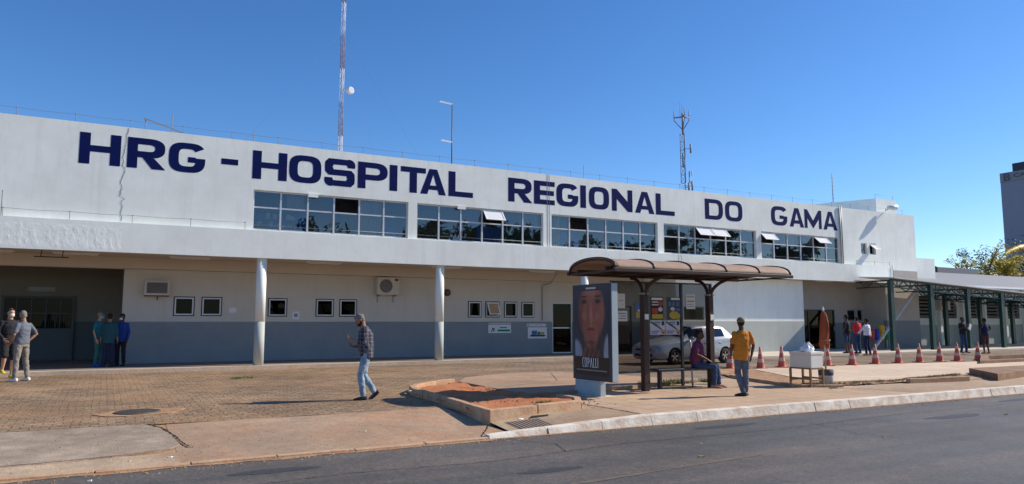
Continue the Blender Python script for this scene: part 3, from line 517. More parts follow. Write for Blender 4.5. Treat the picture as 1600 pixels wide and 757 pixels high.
# portico small windows
for i, (x0, x1, z0, z1) in enumerate(bw_holes[:9]):
    wi = thing('window', (x0, 28.6, z0), None, None); wi.parent = HB; wi.location -= HB.location
    fr = MB(); frame_xz(fr, x0 - .03, x1 + .03, z0 - .03, z1 + .03, 28.585, 28.64, .035, 1); frame_xz(fr, x0 + .006, x1 - .006, z0 + .006, z1 - .006, 28.57, 28.66, .045); fr.build('frame', ['aluminium', 'dark_metal'], wi)
    if i == 6: sash(wi, x0 + .04, x1 - .04, z0 + .04, z1 - .04, 28.56, R(25)); bk = None
    else:
        g = MB(); g.add([(x0 + .05, 28.62, z0 + .05), (x1 - .05, 28.62, z0 + .05), (x1 - .05, 28.62, z1 - .05), (x0 + .05, 28.62, z1 - .05)], [(0, 1, 2, 3)]); g.build('pane', 'dark_glass' , wi)
for (x0, x1, z0, z1, y) in ((36.15, 36.85, 1.6, 2.22, 27.0), (37.0, 37.45, 1.6, 2.22, 27.0), (23.35, 24.6, 1.62, 2.25, 26.0)):
    wi = thing('window', (x0, y, z0), None, None); wi.parent = HB; wi.location -= HB.location
    fr = MB(); frame_xz(fr, x0 + .003, x1 - .003, z0 + .003, z1 - .003, y + .03, y + .09, .05); fr.build('frame', 'grey_metal', wi)
    g = MB(); g.add([(x0, y + .06, z0), (x1, y + .06, z0), (x1, y + .06, z1), (x0, y + .06, z1)], [(0, 1, 2, 3)]); g.build('pane', 'dark_glass', wi)
for ch in [o for o in bpy.data.objects if o.name.startswith('window')]:
    for k in ('label', 'category'): 
        if k in ch: del ch[k]
# doors
def door(x0, x1, z0, z1, y, leaves=1, mid=None, fm='aluminium'):
    d = bpy.data.objects.new('door', None); col.objects.link(d); d.parent = HB; d.location = Vector((x0, y, z0)) - HB.location
    fr = MB(); frame_xz(fr, x0 + .003, x1 - .003, z0, z1, y + .04, y + .1, .055)
    w_ = (x1 - x0) / leaves
    for i in range(1, leaves): fr.box(x0 + i * w_ - .03, x0 + i * w_ + .03, y + .045, y + .095, z0 + .06, z1 - .06)
    if mid: fr.box(x0 + .06, x1 - .06, y + .05, y + .09, z0 + mid, z0 + mid + .06)
    fr.build('frame', fm, d); g = MB(); g.add([(x0, y + .075, z0 + .03), (x1, y + .075, z0 + .03), (x1, y + .075, z1), (x0, y + .075, z1)], [(0, 1, 2, 3)]); g.build('pane', 'dark_glass', d)
    hd = MB(); hd.box(x1 - .12, x1 - .09, y - .02, y + .03, z0 + .95, z0 + 1.2); hd.build('handle', 'grey_metal', d)
    return d
door(17.85, 18.95, .12, 2.42, 28.6, 1, 1.12); door(19.4, 22.4, .12, 2.3, 28.6, 3, 1.4, 'dark_metal'); door(32.0, 35.1, .09, 2.2, 27.0, 3, None, 'dark_metal')
# entrance door grille
d = bpy.data.objects.new('door', None); col.objects.link(d); d.parent = HB; d.location = Vector((-3.3, 32.6, .12)) - HB.location
fr = MB(); frame_xz(fr, -3.3, -1.0, .12, 2.5, 32.5, 32.58, .08)
for i in range(1, 5): fr.box(-3.3 + i * .46 - .02, -3.3 + i * .46 + .02, 32.51, 32.56, 1.3, 2.42)
fr.box(-3.2, -1.1, 32.512, 32.558, 1.84, 1.88)
for i in range(16): fr.box(-2.0 + i * .06, -1.99 + i * .06, 32.5, 32.51, 1.3, 1.84)
fr.build('frame', 'grille_dark', d); g = MB(); g.box(-3.22, -1.08, 32.52, 32.55, .2, 1.3); g.build('lower_panel', 'shade_dimmed_dado', d)
g = MB(); g.add([(-3.25, 32.57, 1.3), (-1.05, 32.57, 1.3), (-1.05, 32.57, 2.45), (-3.25, 32.57, 2.45)], [(0, 1, 2, 3)]); g.build('pane', 'dark_glass', d)
# interior rooms
b = MB(); b.box(-40, 40.3, 25.83, 30.4, 4.42, 4.5); b.build('upper_floor', 'interior_floor', HB)
b = MB(); b.box(-40, 40.3, 30.4, 30.5, 4.5, 7.2); b.box(4.0, 40, 25.83, 30.39, 6.5, 6.55)
for x in (3.9, 9.87, 15.77, 21.75, 27.93, 34.2): b.box(x - .05, x + .05, 25.83, 30.39, 4.51, 6.49)
b.build('interior_wall', 'interior', HB)
b = MB(); b.box(.8, 22.9, 30.5, 30.6, .12, 3.73); b.box(.8, 22.9, 28.81, 30.49, 3.6, 3.65); b.box(24, 40, 30.1, 30.2, 0, 3.65); b.box(-6, .5, 35, 35.1, .12, 3.7); b.build('ground_floor_interior', 'panel_dark', HB)
# pipes, expansion joints, crack
for (x, y, z0, z1, r) in ((33.98, 25.55, 4.6, 7.66, .03), (34.12, 25.56, 4.6, 7.66, .03), (38.06, 25.45, 3.7, 4.66, .03), (37.97, 25.36, 3.7, 4.62, .02)):
    b = MB(); b.cyl(x, y, z0, z1, r, 10); b.build('downpipe', 'grey_metal', HB)
b = MB(); b.box(15.755, 15.775, 25.594, 25.6, 4.6, ZR); b.box(15.86, 15.87, 25.594, 25.6, 4.6, ZR); b.box(22.6, 22.61, 25.394, 25.4, 3.68, 4.56); b.box(22.75, 22.757, 25.394, 25.4, 3.68, 4.56); b.build('expansion_joint', 'mast_grey', HB)
b = MB(); cz = [(.36, 7.6), (.32, 7.3), (.30, 7.05), (.27, 6.8), (.24, 6.62), (.27, 6.5), (.24, 6.42), (.33, 6.22), (.28, 6.05), (.21, 5.86), (.27, 5.7), (.24, 5.55), (.23, 5.42), (.36, 5.34), (.25, 5.25), (.3, 5.1), (.27, 4.9), (.3, 4.75), (.28, 4.62)]
pts = []
for (xa, za), (xb, zb) in zip(cz[:-1], cz[1:]):
    for k in range(4): t = k / 4; pts.append((xa + (xb - xa) * t + random.uniform(-.012, .012), za + (zb - za) * t))
for (xa, za), (xb, zb) in zip(pts[:-1], pts[1:]):
    q = .007 + .006 * random.random(); b.add([(xa - q, 25.593, za), (xa + q, 25.593, za), (xb + q, 25.593, zb), (xb - q, 25.593, zb)], [(0, 1, 2, 3)])
b.build('crack', 'mast_grey', HB)
# peeling plaster relief at the left end of the fascia
vs = []; b = MB(); nx, nz = 150, 34
for j in range(nz + 1):
    for i in range(nx + 1):
        x = -2.9 + 3.25 * i / nx; z = 3.70 + .74 * j / nz; e = min(1, min(i, nx - i) / 8, min(j, nz - j) / 4); v = max(0, noise.noise((x * 9, z * 5, 1.2)) - .05)
        vs.append((x, 25.399 - e * (.001 + .013 * min(v, .16)), z))
b.add(vs, [(j * (nx + 1) + i, j * (nx + 1) + i + 1, (j + 1) * (nx + 1) + i + 1, (j + 1) * (nx + 1) + i) for j in range(nz) for i in range(nx)], 0, False); b.build('peeling_plaster', 'peeling', HB)

# ---- lettering painted on the wall
def ring(outer, inner, mb, P):
    n = len(outer)
    for i in range(n - 1): mb.add([P(*outer[i]), P(*outer[i + 1]), P(*inner[i + 1]), P(*inner[i])], [(0, 1, 2, 3)])
def se(t, n): c, s_ = math.cos(t), math.sin(t); return (math.copysign(abs(c) ** (2 / n), c), math.copysign(abs(s_) ** (2 / n), s_))
def glyph(ch, mb, x0, x1, z0, z1, y, sxm=.29, sym=.205):
    W = x1 - x0; Hh = z1 - z0; sx = sxm / W; sy = sym / Hh
    P = lambda u, v: (x0 + u * W, y, z0 + v * Hh)
    def rect(a, c, d, e): mb.add([P(a, c), P(d, c), P(d, e), P(a, e)], [(0, 1, 2, 3)])
    def poly(*p): mb.add([P(*q) for q in p], [tuple(range(len(p)))])
    def arc(a0, a1, nf=lambda t: 3.2, cx=.5, cy=.5, rx=.5, ry=.5, N=40):
        o, i_ = [], []
        for k in range(N + 1):
            t = a0 + (a1 - a0) * k / N; e = se(t, nf(t)); o.append((cx + rx * e[0], cy + ry * e[1])); e2 = se(t, nf(t) * 1.15); i_.append((cx + (rx - sx) * e2[0], cy + (ry - sy) * e2[1]))
        ring(o, i_, mb, P)
    def bowl(v0):
        cy = (1 + v0) / 2; ry = (1 - v0) / 2; o, i_ = [], []
        for k in range(25):
            t = math.pi / 2 - math.pi * k / 24; e = se(t, 2.6); o.append((.55 + .45 * e[0], cy + ry * e[1])); i_.append((.55 + (.45 - sx) * e[0], cy + (ry - sy) * e[1]))
        ring([(sx, 1)] + o + [(sx, v0)], [(sx, 1 - sy)] + i_ + [(sx, v0 + sy)], mb, P)
    if ch == 'H': rect(0, 0, sx, 1); rect(1 - sx, 0, 1, 1); rect(sx, .40, 1 - sx, .40 + sy)
    elif ch == 'I': rect(0, 0, 1, 1)
    elif ch == '-': rect(0, .40, 1, .60)
    elif ch == 'L': rect(0, 0, sx, 1); rect(sx, 0, 1, sy)
    elif ch == 'T': rect(0, 1 - sy, 1, 1); rect(.5 - sx / 2, 0, .5 + sx / 2, 1 - sy)
    elif ch == 'E': rect(0, 0, sx, 1); rect(sx, 0, 1, sy); rect(sx, .5 - sy / 2, .96, .5 + sy / 2); rect(sx, 1 - sy, 1, 1)
    elif ch == 'O': arc(0, 2 * math.pi)
    elif ch == 'C': arc(R(30), R(330))
    elif ch == 'D': arc(0, 2 * math.pi, lambda t: 3.0 if math.cos(t) > 0 else 60, N=80)
    elif ch == 'G': arc(R(32), R(360)); rect(.52, .5 - sy * .75, 1 - sx, .5 + .03); 
    elif ch == 'P': rect(0, 0, sx, 1); bowl(.33)
    elif ch == 'R': rect(0, 0, sx, 1); bowl(.36); poly((.40, .36), (.40 + sx * 1.15, .36), (1.03, 0), (1.03 - sx * 1.35, 0))
    elif ch == 'A':
        k = .30; poly((0, 0), (sx, 0), (.5, .78), (.5, 1), (.5 - sx * .55, 1)); poly((1, 0), (.5 + sx * .55, 1), (.5, 1), (.5, .78), (1 - sx, 0))
        f = lambda v: sx + (.5 - sx) * v / .78; poly((f(.18), .18), (1 - f(.18), .18), (1 - f(.35), .35), (f(.35), .35))
    elif ch == 'N': rect(0, 0, sx * .9, 1); rect(1 - sx * .9, 0, 1, 1); poly((sx * .9, 1), (sx * .9, .55), (1 - sx * .9, 0), (1 - sx * .9, .45))
    elif ch == 'M': s_ = sx * .8; rect(0, 0, s_, 1); rect(1 - s_, 0, 1, 1); poly((s_, 1), (s_, .52), (.5, .0), (.5, .42)); poly((1 - s_, 1), (.5, .42), (.5, 0), (1 - s_, .52))
    elif ch == 'S':
        h = sym * .5 / Hh; path = []
        def corner(cx, cy, rx, ry, a0, a1):
            for k in range(7): t = a0 + (a1 - a0) * k / 6; path.append((cx + rx * math.cos(t), cy + ry * math.sin(t)))
        wx = sxm * .45 / W; v1, v2, v3 = 1 - h, .5, h
        path.append((1 - wx, .70)); corner(.72, v1 - .16, .28 - wx, .16, 0, math.pi / 2); corner(.28, (v1 + v2) / 2, .28 - wx, (v1 - v2) / 2, math.pi / 2, 1.5 * math.pi)
        corner(.72, (v2 + v3) / 2, .28 - wx, (v2 - v3) / 2, math.pi / 2, -math.pi / 2); corner(.28, v3 + .16, .28 - wx, .16, -math.pi / 2, -math.pi); path.append((wx, .30))
        Lp, Rp = [], []
        for i, p in enumerate(path):
            q0 = path[max(i - 1, 0)]; q1 = path[min(i + 1, len(path) - 1)]; dx, dz = (q1[0] - q0[0]) * W, (q1[1] - q0[1]) * Hh; l = math.hypot(dx, dz) or 1
            nx_, nz_ = -dz / l, dx / l; th = .5 * (abs(nx_) * sxm * .9 + abs(nz_) * sym); Lp.append((p[0] + nx_ * th / W, p[1] + nz_ * th / Hh)); Rp.append((p[0] - nx_ * th / W, p[1] - nz_ * th / Hh))
        for i in range(len(path) - 1): mb.add([P(*Lp[i]), P(*Lp[i + 1]), P(*Rp[i + 1]), P(*Rp[i])], [(0, 1, 2, 3)])
words = [[('H', -.94, .18), ('R', .36, 1.43), ('G', 1.54, 2.63)], [('-', 3.12, 3.65)],
         [('H', 4.11, 5.25), ('O', 5.32, 6.43), ('S', 6.55, 7.64), ('P', 7.75, 8.87), ('I', 8.95, 9.25), ('T', 9.38, 10.38), ('A', 10.16, 11.21), ('L', 11.32, 12.36)],
         [('R', 13.93, 15.02), ('E', 15.13, 16.13), ('G', 16.21, 17.31), ('I', 17.41, 17.70), ('O', 17.85, 18.91), ('N', 19.06, 20.18), ('A', 20.32, 21.41), ('L', 21.50, 22.60)],
         [('D', 24.45, 25.60), ('O', 25.74, 26.88)], [('G', 28.85, 30.01), ('A', 30.17, 31.23), ('M', 31.28, 32.58), ('A', 32.71, 33.81)]]
for wd in words:
    b = MB()
    for k, (ch, a, c) in enumerate(wd):
        kk = 1 if wd[0][0] in 'HR' or ch == '-' else .93
        glyph(ch, b, a, c, 6.35, 7.32, 25.595 - .0005 * (k % 2), .29 * kk, .2 * kk)
    b.build('painted_word', 'navy_paint', HB)

# rooftop penthouse (stepped block over the right end)
RP = thing('rooftop_block', (39.5, 27, ZR), 'plain white plastered block rising above the roof at the right end of hospital', 'rooftop structure')
b = MB(); b.prism([(38.6, 26.6), (40.45, 26.6), (40.45, 38), (37.3, 38), (36.3, 33), (37.4, 29.5)], 7.3, 8.62); b.build('block_wall', 'white_wall', RP)
# lightning wire on the parapet
def wire_thing(name, xs, y, zt, zw, label, mats='mast_grey', loc=None):
    t = thing(name, (xs[0], y, zt), label, 'lightning wire')
    for x in xs:
        b = MB(); b.cyl(x, y, zt, zw + .02, .008, 6); b.ball((x, y, zw), .022, n=8); b.build('post', mats, t)
    b = MB(); pts = []
    for a, c in zip(xs[:-1], xs[1:]): pts += [(a, y, zw), ((a + c) / 2, y, zw - .02)]
    pts.append((xs[-1], y, zw)); b.tube(pts, .006, 5); b.build('wire', mats, t); return t
wire_thing('lightning_wire', [-4.1 + 1.507 * i for i in range(30)], 25.7, ZR, 7.87, 'thin dark wire on short posts running along the whole roof parapet')
wire_thing('ledge_wire', [-4.4, -2.73, -1.07, .6, 2.27, 3.93], 25.5, 4.58, 4.83, 'thin wire on short posts along the ledge left of the strip windows')
wire_thing('ledge_wire', [35.1, 36.6, 37.9], 25.5, 4.58, 4.8, 'short wire on posts along the ledge below two small square windows')
wire_thing('lightning_wire', [38.7, 40.3], 26.7, 8.62, 8.88, 'short wire on posts on top of the white rooftop block')
b = MB(); b.cyl(-2.77, 25.52, 4.58, 5.32, .012, 6); b.ball((-2.77, 25.52, 5.32), .02, n=6); tag(b.build('lightning_rod', 'mast_grey', loc=(-2.77, 25.52, 4.58)), 'upright rod standing on the ledge at far left of the facade', 'rod')
for x, y, z0, z1, lab in ((1.87, 30, 7.3, 9.35, 'thin vertical rod above the parapet over the letters R and G'), (4.84, 30, 7.3, 9.03, 'short thin rod above the parapet left of the red white mast'), (20.62, 30, 7.3, 9.35, 'short thin rod above the parapet over REGIONAL')):
    b = MB(); b.cyl(x, y, z0, z1, .015, 6); tag(b.build('lightning_rod', 'mast_grey', loc=(x, y, z0)), lab, 'rod', 'thin rods on the hospital roof')
b = MB(); b.beam((.88, 29.8, 9.02), (2.25, 29.8, 8.62), .06, .05); b.cyl(.96, 29.8, 8.5, 9.0, .02, 6); b.cyl(2.2, 29.8, 7.3, 8.65, .03, 6)
tag(b.build('slanted_boom', 'mast_grey', loc=(2.2, 29.8, 7.3)), 'dark slanted boom sticking up over the parapet at left', 'antenna')

# ---- masts
def lattice(parent, name, m, c, z0, z1, w0, w1, seg, rl=.03):
    b = MB(); c = Vector(c); n_ = max(1, int((z1 - z0) / seg)); L3 = [(math.cos(a), math.sin(a)) for a in (.4, .4 + 2.094, .4 + 4.189)]
    P = lambda k, t: (c.x + L3[k][0] * (w0 + (w1 - w0) * t), c.y + L3[k][1] * (w0 + (w1 - w0) * t), z0 + (z1 - z0) * t)
    for k in range(3):
        b.tube([P(k, 0), P(k, 1)], rl, 6)
        for i in range(n_):
            b.tube([P(k, i / n_), P((k + 1) % 3, (i + 1) / n_)], rl * .5, 4); b.tube([P(k, i / n_), P((k + 1) % 3, i / n_)], rl * .5, 4)
    return b.build(name, m, parent)
t = thing('radio_mast', (12.45, 45, 0), 'tall slender lattice mast in red and white bands with a small dish', 'mast')
z = 0; k = 0
while z < 30: lattice(t, 'mast_section', ('mast_red', 'mast_white')[k % 2], (12.45, 45), z, z + 2.2, .14, .14, .55, .024); z += 2.2; k += 1
b = MB(); dc = Vector((12.95, 44.7, 16.15)); ax = Vector((.25, -1, 0)).normalized(); b.tube([dc - ax * .2, dc, dc + ax * .05], [.24, .24, .17], 20); b.tube([dc - ax * .1, (12.5, 45, 16.15)], .04, 8); b.build('dish', 'mast_white', t)
b = MB()
for q in ((22, 60), (3, 52), (14, 32)):
    b.tube([(12.45, 45, 20), (q[0], q[1], 7.3)], .004, 4)
b.build('guy_wire', 'mast_grey', t)
t = thing('antenna_pole', (14.3, 32, 7.3), 'thin dark pole on the roof carrying two short white side arms', 'antenna')
b = MB(); b.tube([(14.3, 32, 7.3), (14.3, 32, 12.12)], [.035, .022], 8); b.build('pole', 'dark_metal', t)
for z_, l in ((12.08, .66), (10.19, .56)):
    b = MB(); b.obox((14.3 - l / 2, 32, z_ + .03), (l, .09, .05), (0, R(4), 0)); b.build('side_arm', 'mast_white', t)
t = thing('cell_tower', (54.4, 60, 0), 'distant telecom lattice tower with antennas splayed at its head', 'mast')
z = 0; k = 0
while z < 22: lattice(t, 'mast_section', ('mast_red', 'mast_grey', 'mast_white')[k % 3], (54.4, 60), z, z + 2.75, .30, .30, .9, .04); z += 2.75; k += 1
b = MB(); b.tube([(54.4, 60, 21.9), (54.4, 60, 24.3)], .1, 8)
for a in (0, 2.1, 4.2):
    p = Vector((54.4 + .95 * math.cos(a), 60 + .95 * math.sin(a), 23.9)); b.tube([(54.4, 60, 22.4), p + Vector((0, 0, -.3)), p], .05, 6); b.tube([(54.4, 60, 23.9), p], .07, 6)
b.build('head_frame', 'mast_red', t)
for a in (0, 2.1, 4.2, 1, 3):
    r_ = .95 if a in (0, 2.1, 4.2) else .3; b = MB(); x, y = 54.4 + r_ * math.cos(a), 60 + r_ * math.sin(a); b.tube([(x, y, 23.6), (x, y, 24.7 if r_ > .5 else 25.6)], .045 if r_ > .5 else .02, 6); b.build('antenna', 'mast_grey', t)
for (dx, z_) in ((.6, 20.3), (-.5, 19.2), (.7, 16.2), (.2, 16.0), (-.5, 18.6)):
    b = MB(); b.tube([(54.4 + dx, 59.5, z_ - .5), (54.4 + dx, 59.5, z_ + .5)], .09, 8); b.tube([(54.4, 60, z_), (54.4 + dx, 59.5, z_)], .03, 5); b.build('antenna', 'mast_grey', t)
t = thing('small_mast', (55.6, 61, 0), 'short thin mast with a small dish just right of the telecom tower', 'mast')
b = MB(); b.tube([(56.1, 61, 0), (56.1, 61, 18.2)], .06, 6); b.build('pole', 'mast_grey', t); b = MB(); b.disc((56.3, 60.8, 18.0), (1, -1, 0), .32, .1); b.disc((56.2, 60.8, 16.9), (0, -1, 0), .2, .1); b.build('dish', 'mast_white', t)
t = thing('whip_antenna', (39.35, 30, 7.3), 'slim grey whip antenna mast on the roof near the end of the lettering', 'antenna')
b = MB(); b.tube([(39.35, 30, 7.3), (39.35, 30, 10.75)], [.04, .02], 6)
for i in range(7): b.beam((39.25, 30, 8.9 + i * .26), (39.45, 30, 8.9 + i * .26), .02, .02)
b.build('pole', 'mast_grey', t)

# floodlight
t = thing('floodlight', (38.0, 25.6, 7.8), 'white floodlight projecting from the top right of hospital facade', 'lamp')
b = MB(); b.tube([(38.0, 25.62, 7.75), (38.0, 25.38, 7.82)], .03, 8); b.build('bracket', 'grey_metal', t)
b = MB(); b.tube([(37.82, 25.36, 7.87), (38.05, 25.26, 7.84), (38.32, 25.18, 7.88)], [.10, .13, .17], 14); b.build('lamp_body', 'white_metal', t)

# blue partitions & shelves inside the strip windows
def part_(name, mb, m, loc, lab, cat, grp=None): return tag(mb.build(name, m, loc=loc), lab, cat, grp)
sh = thing('shelf_unit', (4.9, 26.6, 4.5), 'blue shelving stacked with papers behind the leftmost strip window', 'shelf')
b = MB(); b.box(4.25, 6.3, 26.75, 26.8, 4.5, 5.55); 
for z_ in (4.51, 4.78, 5.08, 5.4): b.box(4.3, 5.9, 26.35, 26.749, z_, z_ + .03)
for x in (4.27, 4.78, 5.3, 5.9): b.box(x, x + .03, 26.34, 26.748, 4.5, 5.5)
b.build('rack', 'panel_blue', sh); b = MB()
for i in range(22):
    x = 4.33 + random.random() * 1.4; zz = random.choice((4.545, 4.815, 5.115)); b.box(x, x + .13, 26.3 - i * .003, 26.5, zz, zz + random.uniform(.08, .2), i % 3)
b.build('papers', ['paper', 'paper_yellow', 'paper'], sh)
for x0, x1, z1, lab in ((8.9, 9.6, 5.3, 'blue partition low behind the rightmost pane of first strip window'), (12.9, 14.0, 5.35, 'blue partition behind the middle of the second strip window'), (16.9, 17.9, 5.3, 'blue partition behind the second pane of third strip window'), (19.8, 20.7, 5.3, 'blue partition behind the fifth pane of third strip window')):
    b = MB(); b.box(x0, x1, 26.4, 26.46, 4.5, z1); part_('partition', b, 'panel_blue', (x0, 26.4, 4.5), lab, 'partition', 'blue partitions behind the strip windows')
for x0, x1, z0, lab in ((5.35, 5.9, 5.42, 'pale blind half down behind the second top pane of first strip window'), (8.0, 8.8, 4.6, 'pale blind behind the lower fifth pane of first strip window'), (14.65, 15.5, 5.5, 'pale blind behind the last top pane of second strip window'), (16.3, 16.55, 4.6, 'narrow beige curtain at the left end of third strip window'), (23.0, 23.8, 5.5, 'pale blind behind the second top pane of fourth strip window'), (30.1, 30.9, 5.4, 'pale blind behind the third top pane of fifth strip window')):
    b = MB(); k = 0; x = x0
    while x < x1 - .01: b.obox((x + .05, 25.98, (z0 + 5.95) / 2), (.09, .006, 5.95 - z0), (0, 0, .3)); x += .1
    part_('blind', b, 'cream_wall', (x0, 26, z0), lab, 'blind', 'blinds inside the strip windows')
b = MB(); b.box(11.9, 12.25, 26.2, 26.4, 4.51, 5.05); part_('red_cabinet', b, 'paper_red', (12, 26.3, 4.5), 'dark red box on the sill inside the second strip window', 'box')

# ---- portico fittings
t0 = thing('ceiling_light', (0, 0, 0), 'x', 'lamp', 'tube lights on the portico ceiling')
b = MB(); b.box(-.65, .65, -.07, .07, -.035, 0); b.build('housing', 'white_metal', t0)
for y in (-.03, .03): b = MB(); b.tube([(-.6, y, -.055), (.6, y, -.055)], .016, 8); b.build('tube', 'paper', t0)
LL = [(-.9, 27.2, 'portico tube light above the entrance at far left'), (2.45, 27.2, 'portico tube light above the wall air conditioner'), (7.0, 27.1, 'portico tube light between first column and outdoor unit'), (11.9, 27.1, 'portico tube light just right of the second column'), (16.5, 27.3, 'portico tube light near the glass door'), (-3.2, 27.3, 'portico tube light at the left edge'), (33.5, 26.3, 'tube light above the dark recess doors at right'), (35.8, 26.3, 'tube light above the group of three people at right')]
for i, (x, y, lab) in enumerate(LL):
    if i == 0: t0.location = (x, y, 3.738); t0['label'] = lab
    else: copy_tree(t0, (x, y, 3.738), None, lab)
t = thing('hanging_sign_frame', (-1.5, 26.1, 3.7), 'thin black trapeze frame hanging from the portico ceiling at left', 'hanging frame')
b = MB(); b.tube([(-1.75, 26.2, 3.74), (-1.78, 26.2, 3.5)], .012, 6); b.tube([(-1.2, 26.2, 3.74), (-1.22, 26.2, 3.5)], .012, 6); b.beam((-1.95, 26.2, 3.5), (-1.05, 26.2, 3.5), .03, .03); b.build('frame', 'black', t)
# window air conditioner
t = thing('wall_air_conditioner', (1.5, 28.4, 2.5), 'boxy beige window air conditioner sticking out of the wall near the entrance', 'air conditioner')
b = MB(); b.box(1.15, 1.95, 28.3, 28.6, 2.46, 2.96); b.build('casing', 'cream_wall', t, bevel=.01)
b = MB(); b.box(1.23, 1.87, 28.28, 28.299, 2.53, 2.90)
for i in range(9): b.box(1.23, 1.87, 28.268, 28.279, 2.54 + i * .04, 2.56 + i * .04)
b.build('grille', 'grill_metal', t)
b = MB(); b.beam((1.2, 28.35, 2.44), (1.2, 28.6, 2.44), .04, .04); b.beam((1.9, 28.35, 2.44), (1.9, 28.6, 2.44), .04, .04); b.box(1.15, 1.95, 28.33, 28.36, 2.42, 2.458); b.cyl(1.58, 28.5, 2.3, 2.42, .02, 8); b.build('bracket', 'rust', t)
def outdoor_unit(loc, label, s=1.0):
    t = thing('outdoor_unit', loc, label, 'air conditioner')
    b = MB(); b.box(0, .92 * s, -.36, -.04, 0, .70 * s); b.v = [v + Vector(loc) for v in b.v]; b.build('casing', 'cream_wall', t, bevel=.015)
    b = MB()
    for r in (.08, .14, .2, .26): b.tube([(.36 * s + r * s * math.cos(a), -.372, .35 * s + r * s * math.sin(a)) for a in [i * math.pi / 12 for i in range(25)]], .006, 5, caps=False)
    b.v = [v + Vector(loc) for v in b.v]; b.build('fan_guard', 'grey_metal', t)
    b = MB(); b.disc((.36 * s, -.363, .35 * s), (0, 1, 0), .27 * s, .01, 28); b.v = [v + Vector(loc) for v in b.v]; b.build('fan', 'grill_metal', t)
    b = MB(); b.box(.72 * s, .86 * s, -.366, -.36, .56 * s, .64 * s); b.v = [v + Vector(loc) for v in b.v]; b.build('badge', 'ink', t)
    b = MB()
    for x in (.12 * s, .78 * s): b.beam((x, -.38, -.03), (x, 0, -.03), .04, .04); b.beam((x, 0, -.04), (x, 0, -.3), .04, .04)
    b.v = [v + Vector(loc) for v in b.v]; b.build('bracket', 'grey_metal', t)
    return t
outdoor_unit((9.45, 28.6, 2.62), 'white split air conditioner outdoor unit with round fan under the portico')
t = thing('round_vent', (12.62, 28.6, 2.75), 'round dark vent on the portico wall beside the second column', 'vent')
b = MB(); b.disc((12.62, 28.57, 2.77), (0, 1, 0), .15, .06, 24); b.build('ring', 'brown_steel', t); b = MB(); b.disc((12.62, 28.535, 2.77), (0, 1, 0), .09, .02, 20); b.build('hub', 'rust', t)
# cables on the wall near the door
b = MB(); b.tube([(17.3, 28.57, 1.6), (17.3, 28.57, 3.15), (17.55, 28.57, 3.25), (17.55, 28.2, 3.3), (17.6, 27.8, 3.7)], .02, 6); tag(b.build('conduit', 'grey_metal', loc=(17.3, 28.57, 1.6)), 'thin conduit climbing the portico wall left of the glass door', 'conduit')
# notices
def board(name, x0, x1, z0, z1, y, base, lab, cat, items, grp=None, th=.012):
    t = thing(name, (x0, y, z0), lab, cat, grp); b = MB(); b.box(x0, x1, y - th, y, z0, z1); b.build('board', base, t); W, Hh = x1 - x0, z1 - z0
    for k, (u0, u1, v0, v1, m_) in enumerate(items):
        b = MB(); b.box(x0 + u0 * W, x0 + u1 * W, y - th - .002 - .001 * (k % 3), y - th, z0 + v0 * Hh, z0 + v1 * Hh); b.build('print', m_, t)
    return t
t = board('wall_sign', 14.58, 15.70, 1.06, 1.50, 28.6, 'paper', 'white landscape sign with green lettering below the small windows', 'sign', [(0, 1, .80, .96, 'pale_dado'), (.02, .06, .84, .92, 'ink'), (.16, .2, .3, .52, 'ink'), (.21, .27, .16, .5, 'bin_green'), (.12, .17, .12, .25, 'ink'), (.5, .82, .48, .58, 'bin_green'), (.4, .95, .16, .34, 'bin_green')])
board('wall_sign', 16.56, 17.55, .80, 1.30, 28.6, 'paper', 'white poster with blue green and yellow print left of glass door', 'poster', [(.12, .9, .18, .32, 'ink'), (.2, .48, .33, .7, 'paper_blue'), (.5, .66, .33, .6, 'paper_green'), (.68, .86, .33, .58, 'paper_yellow'), (.72, .84, .16, .24, 'paper_green')])
board('wall_sign', 16.5, 17.5, 1.34, 1.46, 28.6, 'paper', 'narrow white strip sign above the blue poster', 'sign', [(.04, .1, .25, .75, 'ink'), (.15, .8, .4, .6, 'grey_dado')])
board('notice', 6.24, 6.5, 1.64, 1.93, 28.6, 'paper', 'small white notice on the wall right of the first column', 'notice', [(.25, .75, .3, .75, 'grey_dado')])
board('notice', 3.98, 4.22, 1.88, 2.06, 28.6, 'paper', 'small blank sheet on the wall left of the first column', 'notice', [])
board('entrance_sign', -2.55, -1.65, 2.66, 2.86, 32.6, 'grey_dado', 'dark sign plate with pale lettering over the entrance door', 'sign', [(.05, .95, .55, .8, 'pale_dado'), (.05, .95, .2, .4, 'pale_dado')])
b = MB(); b.tube([(-2.2, 32.4, 2.06), (-1.95, 32.4, 2.05)], .02, 6); 

